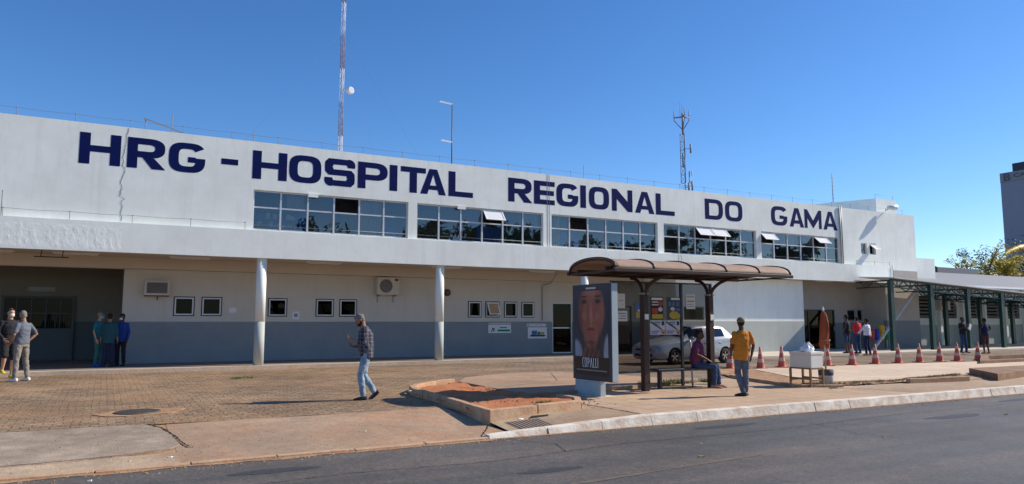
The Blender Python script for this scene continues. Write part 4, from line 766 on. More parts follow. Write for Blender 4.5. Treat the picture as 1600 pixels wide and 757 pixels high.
# ================================================================== WALKWAY at right
WK = thing('covered_walkway', (42, 25, 0), 'dark green steel covered walkway with lattice beams and pale sheet roof', 'walkway')
zr = lambda x: 3.72 - .045 * (x - 35.6)
YR = [23.6, 26.9]
for y in YR:
    xsC = [35.05, 38.4, 41.75, 45.1, 48.5, 52, 55.5, 59] if y < 25 else [41.4, 45.2, 48.9, 52.6, 56.3, 60]
    for x in xsC:
        b = MB(); b.box(x - .13, x + .13, y - .09, y + .09, .0, zr(x) - .1); b.build('post', 'green_steel', WK)
    xa = 35.05 if y < 25 else 38.2
    b = MB(); b.beam((xa, y, zr(xa) - .05), (62, y, zr(62) - .05), .09, .08); b.beam((xa, y, zr(xa) - .42), (62, y, zr(62) - .42), .07, .06); x = xa; k = 0
    while x < 61.5:
        b.beam((x, y, zr(x) - (.42 if k % 2 else .08)), (x + .55, y, zr(x) - (.08 if k % 2 else .42)), .045, .04)
        if k % 2: b.beam((x, y, zr(x) - .42), (x, y, zr(x) - .08), .04, .04)
        x += .55; k += 1
    b.build('lattice_beam', 'green_steel', WK)
for x in (35.05, 38.4, 41.75, 45.1, 48.5, 52, 55.5, 59):
    b = MB()
    y1 = 25.55 if x < 40.5 else 26.9
    b.beam((x, 23.6, zr(x) - .1), (x, y1, zr(x) - .1), .08, .08); b.beam((x, 23.6, zr(x) - .42), (x, y1, zr(x) - .42), .06, .06)
    k = 0; y = 23.6
    while y < y1 - .3: b.beam((x, y, zr(x) - (.4 if k % 2 else .1)), (x, y + .45, zr(x) - (.1 if k % 2 else .4)), .04, .04); y += .45; k += 1
    b.build('cross_beam', 'green_steel', WK)
b = MB(); b.add([(35.0, 23.3, zr(35)), (62, 23.3, zr(62)), (62, 27.2, zr(62) + .25), (40.6, 27.2, zr(40.6) + .25), (40.6, 25.35, zr(40.6) + .13), (35, 25.35, zr(35) + .13)], [(0, 1, 2, 3, 4, 5)])
o = b.build('roof', 'roof_white', WK); sm_ = o.modifiers.new('s', 'SOLIDIFY'); sm_.thickness = .05; sm_.offset = 1
# leaning pale pole beside the wall
b = MB(); b.beam((34.7, 24.5, .12), (38.6, 24.5, 3.25), .13, .06); tag(b.build('leaning_pole', 'mast_white', loc=(34.7, 24.5, .1)), 'long pale pole leaning diagonally beside the green steel posts', 'pole')
# rear ward building
RB = thing('ward_building', (60, 30, 0), 'low pale building with louvred windows behind the green walkway', 'building')
b = MB(); wh = []; x = 44.0; k = 0
pil = []
while x < 78: wh.append((x + .35, x + 2.15, 1.75, 3.15)); pil.append(x); x += 2.5
wall_holes(b, 42.2, 90, -.1, 3.9, 28.2, 28.4, wh, 0, 1.35, 1); b.box(40.9, 42.2, 28.2, 28.4, -.1, 3.9); b.build('wall', ['white_wall', 'pale_dado'], RB)
for x in pil:
    b = MB(); b.box(x - .12, x + .12, 27.95, 28.198, -.1, 3.7); b.build('pilaster', 'white_wall', RB)
b = MB(); b.box(40.9, 90, 29.6, 29.7, 0, 3.8); b.build('inner_wall', 'panel_dark', RB)
for i, (a, c, z0, z1) in enumerate(wh):
    wi = bpy.data.objects.new('window', None); col.objects.link(wi); wi.parent = RB; wi.location = Vector((a, 28.2, z0)) - RB.location
    b = MB(); frame_xz(b, a + .003, c - .003, z0 + .003, z1 - .003, 28.24, 28.3, .05); b.build('frame', 'grey_metal', wi)
    b = MB()
    for j in range(6): b.obox(((a + c) / 2, 28.28, z0 + .15 + j * .22), (c - a - .1, .14, .02), (R(-40), 0, 0))
    b.build('louvre', 'louvre', wi)
b = MB(); b.box(40.9, 90, 27.2, 28.6, 3.74, 3.86, 1); b.add([(40.5, 27.6, 3.88), (90, 27.6, 3.88), (90, 34, 5.35), (40.5, 34, 5.35)], [(0, 1, 2, 3)]); b.add([(40.5, 27.6, 3.88), (40.5, 34, 5.35), (40.5, 34, 3.88)], [(0, 1, 2)]); b.box(40.6, 90, 28.4, 33.8, 3.861, 3.87); b.build('roof', ['roof_sheet', 'roof_white'], RB)
outdoor_unit((46.3, 28.2, 2.3), 'white outdoor air conditioner with hood high on the ward wall', 1.15)
b = MB(); b.tube([(47.2, 28.1, 3.1), (47.3, 27.7, 3.25), (47.9, 27.75, 2.6)], .1, 10); tag(b.build('duct', 'white_metal', loc=(47.2, 28.1, 3.1)), 'bent white duct above the outdoor unit on the ward wall', 'duct')
t = thing('side_annex', (47, 31, 0), 'plain white annex block right of the hospital end wall', 'building'); b = MB(); b.box(43, 50.0, 30.3, 38, 0, 5.85); b.build('wall', 'white_wall', t)
t = thing('shed_roof_building', (56, 36, 0), 'grey walled building with dark pitched roof behind the annex', 'building')
b = MB(); b.box(50.5, 66, 36.2, 44, 0, 6.05); b.build('wall', 'roof_sheet', t); b = MB(); b.add([(56, 37.5, 7.45), (56, 46, 7.45), (62.6, 46, 6.15), (62.6, 37.5, 6.15), (49.5, 37.5, 6.15), (49.5, 46, 6.15)], [(0, 1, 2, 3), (4, 5, 1, 0), (4, 0, 3)]); b.build('roof', 'dark_metal', t)
b = MB(); b.box(59.8, 59.95, 36.1, 36.2, 0, 6.05); b.build('downpipe', 'dark_metal', t)

# tower far right
TW = thing('office_tower', (195, 80, 0), 'tall blue grey tower block with a rooftop sign in the far distance', 'building')
b = MB(); b.box(195, 225, 60, 100.2, 0, 38.5); b.build('wall', 'tower_wall', TW); b = MB(); b.box(197, 220, 62, 98.2, 38.5, 40.9); b.build('roof_plant', 'tower_dark', TW)
b = MB(); b.box(194.9, 195, 60, 100.2, 36.1, 38.5); b.build('sign_band', 'grey_dado', TW)
text_mesh('CARTÓ', 1.35, 'lettering', 'tower_sign', TW, (194.85, 93.6, 37.4), (R(90), 0, R(-90)), 1.5, .02, .03)
text_mesh('B', 2.6, 'logo', 'tower_sign', TW, (194.85, 98.6, 37.2), (R(90), 0, R(-90)), 1.2, .05, .03)
b = MB(); P_ = [(116 + 10 * (i / 14), 60 + .0 * i, 11.3 + 1.45 * math.sin(math.pi * .5 * min(1, i / 9)) - (0 if i < 9 else .05 * (i - 9))) for i in range(15)]
b.tube(P_, [.08 + .5 * math.sin(math.pi * min(1, (i + .5) / 14) * .6) for i in range(15)], 10); 
b.tube([(126, 60, 0), (126, 60, 12)], .3, 8)
tag(b.build('yellow_arch', 'yellow_shell', loc=(126, 60, 0)), 'curved yellow arch shape rising above the trees in front of tower', 'arch')

# ---- trees
def tree(name, label, loc, h, cr, lm, nl, ls, seed, gap=.0, group=None, limbs=9, vstretch=.7, sparse=1):
    rnd = random.Random(seed); t = thing(name, loc, label, 'tree', group); tb = MB(); cb = MB(); L0 = Vector(loc); tips = []
    tb.tube([L0, L0 + Vector((.1, 0, h * .25)), L0 + Vector((-.1, .1, h * .5))], [h * .035, h * .025, h * .018], 8)
    for i in range(limbs):
        a = i * 2.399 + rnd.random(); st = L0 + Vector((0, 0, h * rnd.uniform(.25, .5))); ln = cr * rnd.uniform(.5, 1.0); up = h * rnd.uniform(.15, .5)
        e = st + Vector((math.cos(a) * ln, math.sin(a) * ln, up)); mid = (st + e) / 2 + Vector((rnd.uniform(-.2, .2), rnd.uniform(-.2, .2), -.1 * up)); tb.tube([st, mid, e], [h * .014, h * .009, h * .004], 6); tips.append(e); tips.append(mid.lerp(e, .5))
        for _ in range(3):
            e2 = e + Vector((rnd.uniform(-1, 1), rnd.uniform(-1, 1), rnd.uniform(-.3, .9))) * cr * .38; tb.tube([mid.lerp(e, .7), e2], [h * .005, h * .002], 5); tips.append(e2)
    for c in tips:
        n_ = int(nl / len(tips) * rnd.uniform(.4, 1.5)); r_ = cr * rnd.uniform(.14, .32) * sparse
        for _ in range(n_):
            d = Vector((rnd.gauss(0, 1), rnd.gauss(0, 1), rnd.gauss(0, .75))).normalized() * r_ * rnd.random() ** .45; p = c + d
            u = Vector((rnd.gauss(0, 1), rnd.gauss(0, 1), rnd.gauss(0, 1))).normalized(); v = u.orthogonal().normalized(); s_ = ls * rnd.uniform(.6, 1.3)
            cb.add([p - u * s_, p + v * s_ * .5, p + u * s_, p - v * s_ * .5], [(0, 1, 2, 3)])
    tb.build('trunk', 'trunk', t); cb.build('crown', lm, t); return t
tree('yellow_tree', 'sparse open tree with thin yellow green leaves above the ward roof', (82.4, 45, 0), 10.3, 2.5, 'leaf_yellow', 2000, .12, 3, limbs=10, sparse=.8)
tree('yellow_tree', 'denser yellow leaved tree right of the sparse one, near the tower', (87.6, 45.5, 0), 9.0, 2.5, 'leaf_yellow', 6000, .13, 5, limbs=13)
tree('green_tree', 'dark green tree behind the yellow trees below the tower', (104, 52, 0), 11.0, 5.5, 'leaf_dark', 9000, .16, 8, limbs=14)
tree('green_tree', 'dark tree at the right edge behind the ward roof', (98, 46, 0), 8.2, 5, 'leaf_green', 5000, .16, 9, limbs=12)
# trees across the street, behind the viewer, mirrored in the windows
TL = [(13, -9, 9.3, 'opposite the letter H'), (27, -9, 11.4, 'opposite the bus shelter'), (33, -10.5, 10.8, 'opposite the front block'), (44, -9, 9.6, 'opposite the green walkway'), (50, -9.5, 9.8, 'opposite the low ward building'), (56, -9, 11.6, 'opposite the annex block, tallest of the far group'), (63, -10, 11.0, 'opposite the shed roofed building'), (71, -9, 10.4, 'opposite the yellow leaved trees')]
for i, (x, y, h, lab) in enumerate(TL):
    tree('street_tree', 'bushy roadside tree across the street ' + lab, (x, y, -.17), h, 3.2, 'leaf_dark', 3000, .26, 20 + i, limbs=12, group='trees across the street', sparse=1.3)

# ================================================================== BUS SHELTER
BS = thing('bus_shelter', (11.6, 13.0, 0), 'dark brown bus shelter with barrel vaulted roof, smoked glass back and bench', 'bus shelter')
X0, X1, YA, YB, ZE = 9.0, 14.15, 12.02, 13.72, 2.63
ym = (YA + YB) / 2; hw = (YB - YA) / 2; rise = .26
def vz(t): return ZE + rise * math.sin(math.pi * t) ** .8
def vault_pt(x, k, n, dz=0): t = k / n; return (x, ym - hw * math.cos(math.pi * t), vz(t) + dz)
NV = 18; b = MB(); nxs = 36
vs = [vault_pt(X0 + (X1 - X0) * i / nxs, k, NV, .004 * n2(i * .7, k * .5)) for i in range(nxs + 1) for k in range(NV + 1)]
b.add(vs, [(i * (NV + 1) + k, (i + 1) * (NV + 1) + k, (i + 1) * (NV + 1) + k + 1, i * (NV + 1) + k + 1) for i in range(nxs) for k in range(NV)], 0, True)
o = b.build('roof_sheet', 'vault_sheet', BS); q = o.modifiers.new('s', 'SOLIDIFY'); q.thickness = .008; q.offset = -1
for i in range(6):
    x = X0 + (X1 - X0) * i / 5; b = MB(); x = min(max(x, X0 + .02), X1 - .02)
    b.tube([vault_pt(x, k, NV, .008 if 0 < k < NV else .0) for k in range(NV + 1)], .02, 6); b.tube([vault_pt(x, k, NV, -.035) for k in range(1, NV)], .022, 6); b.build('roof_rib', 'brown_steel', BS)
for y in (YA, YB):
    b = MB(); b.box(X0 - .03, X1 + .03, y - .035, y + .035, ZE - .065, ZE + .012); b.build('eave_beam', 'brown_steel', BS, bevel=.008)
b = MB(); b.box(X0, X1, YA + .3, YA + .36, ZE - .02, ZE + .05); b.box(X0, X1, YB - .36, YB - .3, ZE - .02, ZE + .05)
for i in range(6): x = X0 + (X1 - X0) * i / 5; b.box(max(x - .025, X0), min(x + .025, X1), YA + .041, YB - .041, ZE - .06, ZE - .021)
b.build('purlin', 'brown_steel', BS)
for px_ in (10.68, 12.66):
    b = MB(); b.box(px_ - .07, px_ + .07, 13.13, 13.27, 0, 2.16); b.build('post', 'brown_steel', BS, bevel=.01)
    b = MB(); b.box(px_ - .08, px_ + .08, 13.11, 13.28, 2.161, 2.20); b.build('collar', 'grey_metal', BS)
    for s_, ye in ((-1, YA + .25), (1, YB - .08)):
        b = MB(); L_ = abs(ye - 13.19); pts = []
        for k in range(11):
            t = k / 10 * math.pi / 2; pts.append((px_, 13.19 + s_ * (.05 + (L_ - .05) * (1 - math.cos(t))), 2.15 + (ZE - .08 - 2.15) * math.sin(t)))
        b.tube(pts, .04, 8); b.build('arm', 'brown_steel', BS)
b = MB(); b.box(12.66 - .05, 12.66 + .06, 13.108, 13.118, 1.58, 1.72); b.build('sticker', 'paper', BS)
b = MB(); b.box(10.68 - .05, 10.68 + .06, 13.108, 13.118, 1.60, 1.72); b.build('sticker', 'paper', BS)
# smoked back panels: 3 bays
gx = [10.22, 11.28, 12.33, 13.30]; yg = 13.82
for x in gx[1:]:
    b = MB(); b.box(x - .028, x + .028, yg - .03, yg + .03, 0, 2.46); b.build('frame_post', 'panel_frame', BS)
b = MB(); b.box(10.2, 13.33, yg - .02, yg + .02, 2.462, 2.50); b.build('top_rail', 'panel_frame', BS)
b = MB(); b.box(10.2, 13.27, yg - .02, yg + .02, .36, .41); b.build('bottom_rail', 'panel_frame', BS)
b = MB(); b.tube([(12.44, 13.6, 0.0), (12.40, 13.6, 1.05), (12.38, 13.62, 1.12)], .022, 10); b.build('grab_rail', 'aluminium', BS)
for a, c in zip(gx[:-1], gx[1:]):
    b = MB(); b.add([(a + .028, yg, .412), (c - .028, yg, .412), (c - .028, yg, 2.461), (a + .028, yg, 2.461)], [(0, 1, 2, 3)]); b.build('glass_panel', 'smoked_glass', BS)
b = MB(); b.box(11.1, 13.2, 13.25, 13.62, .43, .47); b.build('bench_seat', 'dark_metal', BS, bevel=.01)
for x in (11.3, 12.95):
    b = MB(); b.box(x - .03, x + .03, 13.4, 13.5, 0, .429); b.build('bench_leg', 'dark_metal', BS)
yp = yg - .03
def poster(x0, x1, z0, z1, base, lab, items, txt=()):
    t = thing('poster', (x0, yp, z0), lab, 'poster', None); b = MB(); b.box(x0, x1, yp - .004, yp + .004, z0, z1); b.build('sheet', base, t); W, Hh = x1 - x0, z1 - z0
    for k, it in enumerate(items):
        b = MB(); y = yp - .006 - .0008 * k
        if it[0] == 'r': _, u0, u1, v0, v1, m_ = it; b.add([(x0 + u0 * W, y, z0 + v0 * Hh), (x0 + u1 * W, y, z0 + v0 * Hh), (x0 + u1 * W, y, z0 + v1 * Hh), (x0 + u0 * W, y, z0 + v1 * Hh)], [(0, 1, 2, 3)])
        elif it[0] == 'e':
            _, u, v, ru, rv, m_ = it; b.add([(x0 + (u + ru * math.cos(i * math.pi / 10)) * W, y, z0 + (v + rv * math.sin(i * math.pi / 10)) * Hh) for i in range(20)], [tuple(range(20))])
        else: m_ = it[-1]; b.add([(x0 + u * W, y, z0 + v * Hh) for u, v in it[1]], [tuple(range(len(it[1])))])
        b.build('print', m_, t)
    return t
poster(11.36, 11.74, 1.60, 2.14, 'black', 'dark poster with red, white and yellow shapes, upper left on the shelter glass', [('r', .05, .95, .86, .96, 'paper'), ('r', .08, .6, .74, .8, 'paper_lilac'), ('r', .08, .6, .62, .68, 'paper_lilac'), ('e', .78, .7, .2, .12, 'paper_red'), ('r', .06, .55, .28, .5, 'paper_red'), ('e', .75, .45, .18, .1, 'paper_lilac'), ('r', .06, .94, .04, .24, 'paper_yellow'), ('e', .35, .3, .15, .08, 'paper_red')])
poster(11.86, 12.28, 1.60, 2.14, 'panel_frame', 'dark poster with blue lettering over a yellow heap, upper right on the shelter glass', [('r', .3, .95, .88, .97, 'paper'), ('r', .1, .3, .6, .8, 'paper_blue'), ('r', .38, .58, .6, .8, 'paper_blue'), ('r', .66, .9, .6, .8, 'paper_blue'), ('e', .4, .48, .16, .08, 'paper_lilac'), ('e', .78, .44, .18, .07, 'paper_blue'), ('e', .5, .2, .36, .18, 'paper_yellow'), ('e', .8, .16, .15, .12, 'paper_yellow')])
for x0, lab in ((11.33, 'white event poster with green black swoosh, left of the lower pair'), (11.80, 'white event poster with green black swoosh, right of the lower pair')):
    poster(x0, x0 + .45, 1.24, 1.58, 'paper_lilac', lab, [('p', [(.02, .95), (.3, .85), (.75, .45), (.72, .38), (.3, .72), (.02, .8)], 'paper_green'), ('p', [(.2, .78), (.5, .6), (.9, .3), (.88, .24), (.5, .52), (.2, .7)], 'ink'), ('e', .86, .8, .09, .17, 'ink'), ('r', .3, .68, .84, .9, 'ink'), ('r', .34, .66, .72, .77, 'paper_blue'), ('r', .72, .98, .1, .34, 'paper_yellow'), ('r', .8, .94, .06, .2, 'paper_red'), ('r', .06, .6, .22, .28, 'paper_blue'), ('r', .06, .5, .1, .15, 'ink')])
poster(12.47, 12.76, 1.86, 2.22, 'paper', 'plain white notice with rows of small print beside the right shelter post', [('r', .1, .9, .8, .86, 'grey_dado'), ('r', .1, .9, .5, .55, 'ink'), ('r', .1, .8, .3, .34, 'grey_dado'), ('r', .1, .9, .15, .19, 'grey_dado')])
poster(10.36, 10.60, 1.86, 2.2, 'paper', 'white notice on the left shelter glass, upper one by the advertising panel', [('r', .2, .8, .5, .54, 'grey_dado')])
poster(10.34, 10.66, 1.56, 1.80, 'paper', 'white notice with dark lines, lower one by the advertising panel', [('r', .2, .9, .72, .78, 'ink'), ('r', .3, .9, .48, .54, 'ink'), ('r', .25, .9, .24, .3, 'ink')])
poster(10.90, 11.06, 1.62, 2.0, 'paper_blue', 'narrow blue poster with yellow foot just left of the shelter post', [('r', .1, .9, .05, .4, 'paper_yellow'), ('e', .6, .5, .2, .08, 'paper_lilac')])

# ================================================================== ADVERTISING PANEL
AP = thing('advertising_panel', (9.05, 12.8, 0), 'freestanding grey advertising panel with portrait poster beside the bus shelter', 'advertising panel')
XA, YP0, YP1, ZP0, ZP1 = 8.96, 12.12, 13.52, .335, 2.34
b = MB(); b.box(XA, XA + .17, YP0, YP1, ZP0, ZP1); b.build('cabinet', 'panel_frame', AP, bevel=.015)
b = MB(); b.box(XA + .012, XA + .16, YP0 - .012, YP0 - .002, ZP0 + .01, ZP1 - .01); b.build('side_cover', 'panel_steel', AP, bevel=.004)
b = MB(); b.box(XA + .174, XA + .182, YP0 + .02, YP1 - .02, ZP0 + .02, ZP1 - .02); b.build('rear_cover', 'panel_steel', AP)
b = MB(); b.box(XA + .02, XA + .15, YP0 + .42, YP1 - .05, -.02, ZP0 - .002); b.build('foot', 'panel_steel', AP, bevel=.006)
b = MB(); b.box(XA - .1, XA + .4, YP0 + .3, YP1 + .1, -.05, .02); b.build('footing', 'plaza_concrete', AP)
# printed portrait: colour attribute on a fine grid, drawn as on the poster
def smooth(t): t = max(0, min(1, t)); return t * t * (3 - 2 * t)
def ell(u, v, cu, cv, ru, rv, soft=.15): return smooth((1 - math.hypot((u - cu) / ru, (v - cv) / rv)) / soft)
def mixc(a, c, t): return tuple(x + (y - x) * t for x, y in zip(a, c))
def portrait(u, v):
    u = .5 + (u - .5) * .80; v = .52 + (v - .52) * .88
    c = (.022, .026, .034)
    c = mixc(c, (.02, .03, .045), ell(u, v, .5, .8, .5, .5, .6))                     # hair mass
    c = mixc(c, (.16, .19, .23), ell(u, v, .12, .06, .2, .26, .3) * .9); c = mixc(c, (.18, .21, .25), ell(u, v, .90, .1, .12, .3, .3) * .9)   # shirt collar
    sk = (.17, .062, .042); face = max(ell(u, v, .51, .66, .34, .44, .2), ell(u, v, .5, .36, .21, .22, .3)); c = mixc(c, sk, face); c = mixc(c, (.05, .022, .02), ell(u, v, .24, .55, .14, .45, .9) * face * .7)
    c = mixc(c, (.24, .10, .07), ell(u, v, .5, .62, .05, .26, .8) * face * .8); c = mixc(c, (.25, .11, .08), ell(u, v, .5, .93, .22, .12, .9) * face * .6)
    for s_ in (-1, 1):
        c = mixc(c, (.05, .025, .022), ell(u, v, .5 + s_ * .17, .80, .12, .055, .8) * face); c = mixc(c, (.012, .012, .014), ell(u, v, .5 + s_ * .17, .795, .06, .02, .5) * face)
        c = mixc(c, (.03, .015, .012), ell(u, v, .5 + s_ * .18, .865, .13, .016, .6) * face); c = mixc(c, (.26, .11, .075), ell(u, v, .5 + s_ * .16, .60, .1, .09, .9) * face * .5)
        c = mixc(c, (.05, .02, .016), ell(u, v, .5 + s_ * .045, .505, .02, .015, .7)); c = mixc(c, (.09, .035, .025), ell(u, v, .5 + s_ * .07, .66, .025, .14, .8) * .6)
    c = mixc(c, (.17, .022, .025), ell(u, v, .5, .425, .13, .035, .5)); c = mixc(c, (.05, .01, .012), ell(u, v, .5, .427, .125, .007, .6)); c = mixc(c, (.24, .06, .05), ell(u, v, .5, .405, .07, .012, .8))
    c = mixc(c, (.06, .025, .02), ell(u, v, .5, .25, .2, .04, .8) * .8)
    for (a, e, w_) in (((.30, .0), (.36, .17), .075), ((.42, .02), (.52, .23), .055), ((.50, .0), (.61, .20), .05), ((.60, .0), (.68, .14), .045)):
        dx, dy = e[0] - a[0], e[1] - a[1]; t = max(0, min(1, ((u - a[0]) * dx + (v - a[1]) * dy) / (dx * dx + dy * dy))); d = math.hypot(u - a[0] - t * dx, (v - a[1] - t * dy) * 1.2)
        k = smooth((w_ - d) / (w_ * .8)); c = mixc(c, mixc((.05, .02, .015), (.13, .05, .035), smooth((w_ * .75 - d) / (w_ * .9))), k * .9)
    n_ = noise.noise((u * 14, v * 3.5, .4)) * .5 + noise.noise((u * 40, v * 9, .4)) * .25; c = tuple(max(0, q * (1 + .45 * n_)) for q in c)
    return c
nu, nv = 90, 130; y0p, y1p, z0p, z1p = YP1 - .10, YP0 + .10, .82, 2.2
vs = [(XA - .006, y0p + (y1p - y0p) * i / nu, z0p + (z1p - z0p) * j / nv) for j in range(nv + 1) for i in range(nu + 1)]
b = MB(); b.add(vs, [(j * (nu + 1) + i, j * (nu + 1) + i + 1, (j + 1) * (nu + 1) + i + 1, (j + 1) * (nu + 1) + i) for j in range(nv) for i in range(nu)])
pm = bpy.data.materials.new('poster_print'); pm.use_nodes = True; N, L = nodes(pm); at = N.new('ShaderNodeVertexColor'); at.layer_name = 'print'; L.new(at.outputs[0], N['Principled BSDF'].inputs['Base Color']); N['Principled BSDF'].inputs['Roughness'].default_value = .35; M['poster_print'] = pm
o = b.build('portrait_print', 'poster_print', AP); ca = o.data.color_attributes.new('print', 'FLOAT_COLOR', 'POINT')
for j in range(nv + 1):
    for i in range(nu + 1): ca.data[j * (nu + 1) + i].color = tuple(x * 1.9 for x in portrait(i / nu, j / nv)) + (1,)
mat('poster_dark', (.035, .030, .028), .35, .05); b = MB(); b.box(XA - .005, XA - .001, YP0 + .1, YP1 - .1, .44, .818); b.build('poster_foot', 'poster_dark', AP)
b = MB(); b.box(XA - .006, XA - .001, YP0 + .52, YP1 - .52, 2.235, 2.27); b.build('maker_plate', 'aluminium', AP)
b = MB(); b.box(XA - .008, XA - .0055, YP0 + .16, YP1 - .16, .53, .555); b.build('strapline', 'grey_dado', AP)
# tall thin lettering
b = MB(); letters = 'COPALLI'; yl = YP1 - .38
def strk(pts, wd=.016):
    for (a, c), (d_, e) in zip(pts[:-1], pts[1:]):
        l = math.hypot(d_ - a, e - c) or 1; nx_, nz_ = -(e - c) / l * wd / 2, (d_ - a) / l * wd / 2; k = len(b.v) % 7 * .0004
        P = lambda u, v: (XA - .009 - k, yl - u * 1.3, .60 + v); b.add([P(a + nx_, c + nz_), P(d_ + nx_, e + nz_), P(d_ - nx_, e - nz_), P(a - nx_, c - nz_)], [(0, 1, 2, 3)])
hL = .20; cu = 0
for ch in letters:
    w_ = .065
    if ch == 'C': strk([(cu + .05, hL * .9), (cu + .03, hL), (cu + .01, hL * .85), (cu + .005, hL * .5), (cu + .01, hL * .15), (cu + .03, 0), (cu + .05, hL * .1)])
    if ch == 'O': strk([(cu + .03 + .025 * math.sin(t * math.pi / 6), hL / 2 + hL / 2 * math.cos(t * math.pi / 6)) for t in range(13)]); w_ = .08
    if ch == 'P': strk([(cu + .01, 0), (cu + .01, hL)]); strk([(cu + .01, hL), (cu + .04, hL * .93), (cu + .05, hL * .75), (cu + .04, hL * .5), (cu + .01, hL * .42)]); w_ = .075
    if ch == 'A': strk([(cu, 0), (cu + .03, hL), (cu + .06, 0)]); w_ = .08
    if ch == 'L': strk([(cu + .01, hL), (cu + .01, .008), (cu + .045, .008)]); w_ = .06
    if ch == 'I': strk([(cu + .01, 0), (cu + .01, hL)])
    cu += w_
b.build('lettering', 'paper', AP)

# ================================================================== CONES
CN = thing('traffic_cone', (0, 0, 0), 'x', 'traffic cone', 'orange traffic cones in a row')
b = MB(); b.box(-.19, .19, -.19, .19, 0, .035); b.build('base', 'cone_orange', CN, bevel=.01)
def rc(z): return .145 - .118 * (z - .035) / .70
b = MB(); b.lathe([(rc(.035) + .012, .036), (rc(.06), .06), (rc(.22), .22)], n=24); b.lathe([(rc(.22), .22), (rc(.735), .735), (.012, .745), (0, .745)], n=24); b.build('cone_body', 'cone_orange', CN)
b = MB(); b.lathe([(rc(.22) + .003, .22), (rc(.34) + .003, .34)], n=24); b.build('reflective_band', 'cone_white', CN)
b = MB(); b.lathe([(rc(.5) + .003, .5), (rc(.6) + .003, .6)], n=24); b.build('reflective_band', 'cone_white', CN)
CP = [(17.85, 17.75, 'cone partly hidden behind the man in orange, first of the row'), (18.75, 17.30, 'second cone of the row, first one clear of the man in orange'), (19.65, 17.22, 'third cone of the row, left of the polystyrene box'), (21.75, 17.1, 'cone right behind the folded orange umbrella'), (22.9, 17.0, 'cone in front of the group of three people, left one'), (24.2, 17.02, 'cone in front of the leaning pale pole'), (25.4, 16.95, 'cone in front of the first green post'), (26.5, 16.85, 'cone between the first two green posts'), (27.75, 16.85, 'cone just right of the second green post'), (28.55, 16.65, 'cone in front of the man in black shirt at right'), (29.75, 16.55, 'last cone of the row, before the man in navy shirt')]
for i, (x, y, lab) in enumerate(CP):
    a = random.uniform(-.5, .5)
    if i == 0: CN.location = (x, y, .02); CN['label'] = 'orange white banded ' + lab; CN.rotation_euler.z = a
    else: copy_tree(CN, (x, y, .052 if i > 1 else .03), a, 'orange white banded ' + lab)

for o in bpy.data.objects:
    if o.name.startswith('traffic_cone'): o.scale = (.92, .92, .95)
# ================================================================== CAR (heading -X; local x = distance from the front bumper)
CAR = thing('parked_car', (17.14, 20.62, 0), 'silver hatchback parked behind the bus shelter with one headlight shining', 'car')
Wd = .84; cyc = .84      # half width; car centre line offset in y
ST = [  # x, z_sill, z_low, z_belt, z_edge, z_top, w_low, w_mid, w_belt, w_top
 (0.00, .24, .36, .62, .64, .65, .56, .66, .60, .44), (0.04, .20, .34, .67, .70, .71, .70, .76, .71, .54), (0.20, .17, .32, .74, .785, .805, .80, .83, .77, .62),
 (0.45, .17, .32, .80, .85, .885, .82, .845, .79, .66), (0.80, .17, .32, .85, .90, .945, .825, .85, .80, .68), (1.12, .17, .32, .885, .935, .985, .83, .855, .81, .69),
 (1.24, .17, .32, .895, .965, 1.03, .83, .855, .81, .71), (1.58, .17, .32, .91, 1.21, 1.29, .83, .855, .81, .68), (1.90, .17, .32, .92, 1.41, 1.47, .83, .855, .81, .655),
 (2.02, .17, .32, .925, 1.435, 1.50, .83, .855, .81, .65), (2.45, .17, .32, .93, 1.455, 1.525, .83, .855, .81, .65), (2.52, .17, .32, .933, 1.455, 1.525, .83, .855, .81, .65),
 (2.95, .17, .32, .945, 1.45, 1.52, .83, .855, .81, .64), (3.20, .17, .32, .955, 1.435, 1.51, .825, .85, .805, .63), (3.48, .18, .32, .97, 1.41, 1.49, .82, .845, .80, .615), (3.62, .18, .33, .985, 1.37, 1.47, .815, .84, .795, .61),
 (3.95, .20, .34, 1.0, 1.14, 1.20, .80, .82, .78, .62), (4.05, .22, .36, .97, 1.02, 1.05, .76, .79, .75, .60), (4.11, .28, .40, .74, .78, .80, .66, .72, .68, .54)]
def ring_pts(s_):
    x, zs_, zl, zb, ze, zt, wl, wm, wb, wt = s_
    half = [(0, zs_), (wl - .12, zs_), (wl, zs_ + .06), (wm, zl + .06), (wm, (zl + zb) / 2 + .03), (wb + .02, zb - .03), (wb, zb), (wt, ze), (wt * .82, ze + (zt - ze) * .7), (0, zt)]
    return [(x, -a, z) for a, z in half] + [(x, a, z) for a, z in half[-2:0:-1]]
rings = [ring_pts(s_) for s_ in ST]; nr = len(rings[0]); b = MB()
vs = [p for r_ in rings for p in r_]; fs = []; mi = []
# glass faces: side strip k=6 (belt->edge), windscreen/rear k=7,8
sx_glass = {8: 0, 9: 1, 10: 0, 11: 1, 12: 1}
for i in range(len(rings) - 1):
    for k in range(nr):
        kk = k if k < 9 else nr - 1 - k; g = 0
        if kk == 6 and i in (7, 8, 9, 11, 12, 13): g = 1
        if kk in (8, 9 - 0) and i in (6, 7, 15): g = 1
        if kk == 7 and i in (6, 7, 15): g = 1
        if kk == 8 and i in (6, 7, 15): g = 1
        fs.append((i * nr + k, (i + 1) * nr + k, (i + 1) * nr + (k + 1) % nr, i * nr + (k + 1) % nr)); mi.append(g)
fs.append(tuple(range(nr))[::1]); mi.append(0); fs.append(tuple(range((len(rings) - 1) * nr, len(rings) * nr))[::-1]); mi.append(0)
me = bpy.data.meshes.new('car_tmp'); me.from_pydata(vs, [], fs); me.polygons.foreach_set('material_index', mi); me.polygons.foreach_set('use_smooth', [True] * len(fs))
for q in ('car_paint', 'car_glass', 'black'): me.materials.append(M[q])
